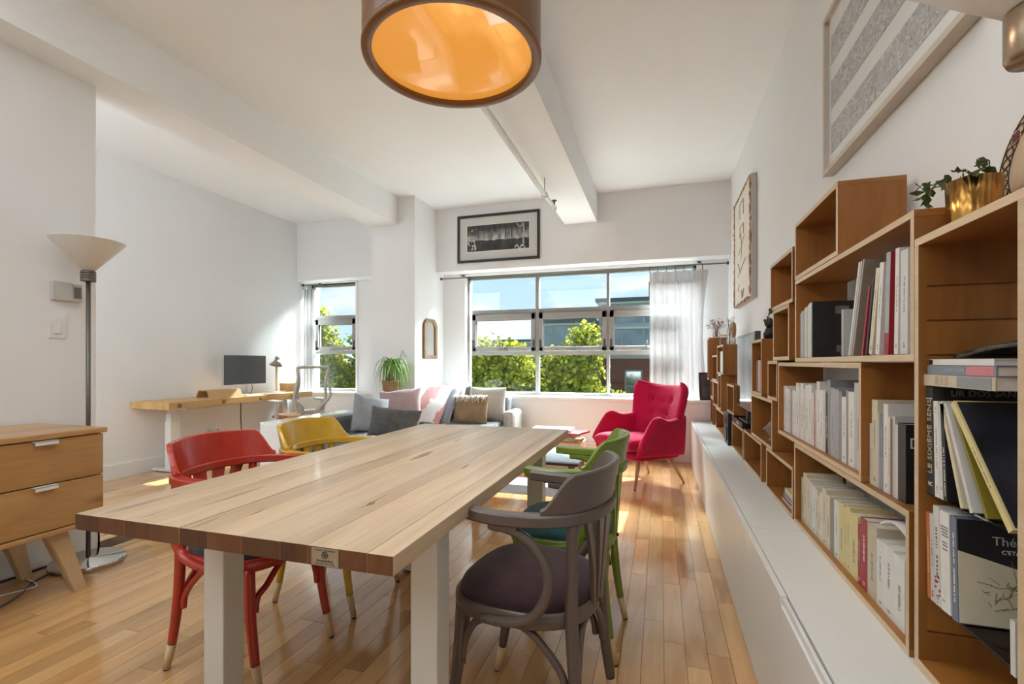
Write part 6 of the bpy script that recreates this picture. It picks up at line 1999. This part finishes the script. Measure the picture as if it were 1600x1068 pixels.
tree('distant low tree behind the narrow window trees', -14.5, 27.0, [(0, 0, -1.0, 2.0), (1.8, 0.5, -1.6, 1.8), (-1.5, 0, -2.0, 1.8)], M_TD, 7000, 5, 0.25)
tree('distant dark tree left of the grey office block', -14.5, 40.0, [(0, 0, 0.5, 2.0), (2.0, 0, -0.5, 2.0), (-2, 0, -0.8, 2.2), (4, 0, -0.6, 1.8)], M_TD, 7000, 6, 0.35)
# red brick house
M_BRICK, n, b = new_mat('brick_courses')
bt = nd(n, 'ShaderNodeTexBrick')
bt.inputs['Color1'].default_value = (0.11, 0.028, 0.016, 1); bt.inputs['Color2'].default_value = (0.075, 0.020, 0.012, 1); bt.inputs['Mortar'].default_value = (0.06, 0.035, 0.028, 1)
bt.inputs['Scale'].default_value = 4.0; bt.inputs['Mortar Size'].default_value = 0.02
n.links.new(coords(n, (1, 1, 1), 'Object', (pi / 2, 0, 0)), bt.inputs['Vector'])
n.links.new(bt.outputs[0], b.inputs['Base Color'])
b.inputs['Roughness'].default_value = 0.85
bh = thing('brick_house', 'dark red brick house with sash windows right of the maples', 'building', (0.2, 24.0, GZ))
B(-3.2, 5.0, 0, 7, 0, 8.35).build('wall', M_BRICK, bh)
B(-3.3, 5.1, -0.1, 7.1, 8.35, 8.6).build('cornice', paint('grey_cornice', (0.20, 0.19, 0.18), 0.7), bh)
M_WGL = paint('far_window_glass', (0.06, 0.08, 0.07), 0.08, 0.5, 1.5, 0, spec=0.8)
for x_ in (-1.45, 0.6, 2.6):
    for z in (6.25, 3.2):
        wf = B(x_ - 0.42, x_ + 0.42, -0.06, 0.05, z, z + 1.55, 0.01).build('window', paint('far_window_frame', (0.14, 0.13, 0.12), 0.6), bh)
        B(x_ - 0.34, x_ + 0.34, -0.075, -0.055, z + 0.08, z + 0.72).build('pane', M_WGL, wf)
        B(x_ - 0.34, x_ + 0.34, -0.075, -0.055, z + 0.80, z + 1.47).build('pane', M_WGL, wf)
        B(x_ - 0.55, x_ + 0.55, -0.12, 0.05, z - 0.14, z).build('sill', paint('stone_sill', (0.18, 0.17, 0.17), 0.7), bh)
rl = MB()
for z in (6.0, 6.4, 6.8):
    rl.box(0.2, 1.3, -0.55, -0.52, z, z + 0.03)
for x_ in (0.2, 0.55, 0.9, 1.27):
    rl.box(x_, x_ + 0.03, -0.55, -0.52, 5.8, 6.83)
rl.box(0.2, 1.3, -0.55, 0.0, 5.75, 5.85)
rl.build('balcony_rail', paint('balcony_grey', (0.45, 0.45, 0.45), 0.5), bh)
# grey office blocks
def office(label, x0, x1, y, z1, col, rows, cols, roof, z0w=None):
    t = thing('office_block', label, 'building', ((x0 + x1) / 2, y, GZ))
    h = z1 - GZ; hw_ = (x1 - x0) / 2
    m = paint('office_' + str(round(col[0], 2)), col, 0.7, 0.05, 0.5, 0)
    B(-hw_, hw_, 0, 12, 0, h).build('wall', m, t)
    B(-hw_ - 0.3, hw_ + 0.3, -0.3, 12.3, h, h + 0.45).build('roof_slab', paint('office_roof', (0.07, 0.085, 0.095), 0.6), t)
    fh_ = 3.1
    wg = paint('office_glass', (0.16, 0.21, 0.25), 0.1, 0.5, 0.3, 0, spec=0.8)
    for r_ in range(rows):
        zz = h - (r_ + 1) * fh_ + 0.5
        bd = B(-hw_ + 0.2, hw_ - 0.2, -0.12, 0.05, zz + fh_ - 0.75, zz + fh_ - 0.5).build('floor_band', paint('office_band', (0.55, 0.56, 0.56), 0.6), t)
        for c in range(cols):
            a = -hw_ + 0.4 + c * (2 * hw_ - 0.8) / cols
            b_ = a + (2 * hw_ - 0.8) / cols - 0.25
            B(a, b_, -0.05, 0.06, zz, zz + fh_ - 0.85).build('window', wg, t)
    if roof:
        B(*roof).build('roof_plant', paint('roof_plant_grey', (0.16, 0.19, 0.21), 0.6), t)
    return t
office('wide grey office block with glazed penthouse behind the brick house', -7.4, 9.0, 60.0, 8.6, (0.34, 0.36, 0.37), 4, 6, (-2.2, 3.5, 2, 9, 8.6 - GZ + 0.45, 8.6 - GZ + 2.6))
office('lower grey office block left of the tall one', -13.6, -7.6, 56.0, 5.8, (0.27, 0.31, 0.325), 4, 4, (-1.0, 2.6, 2, 8, 5.8 - GZ + 0.45, 5.8 - GZ + 1.7))
office('far low grey building behind the left maple', -36.0, -16.0, 90.0, 5.2, (0.24, 0.28, 0.30), 3, 10, None)
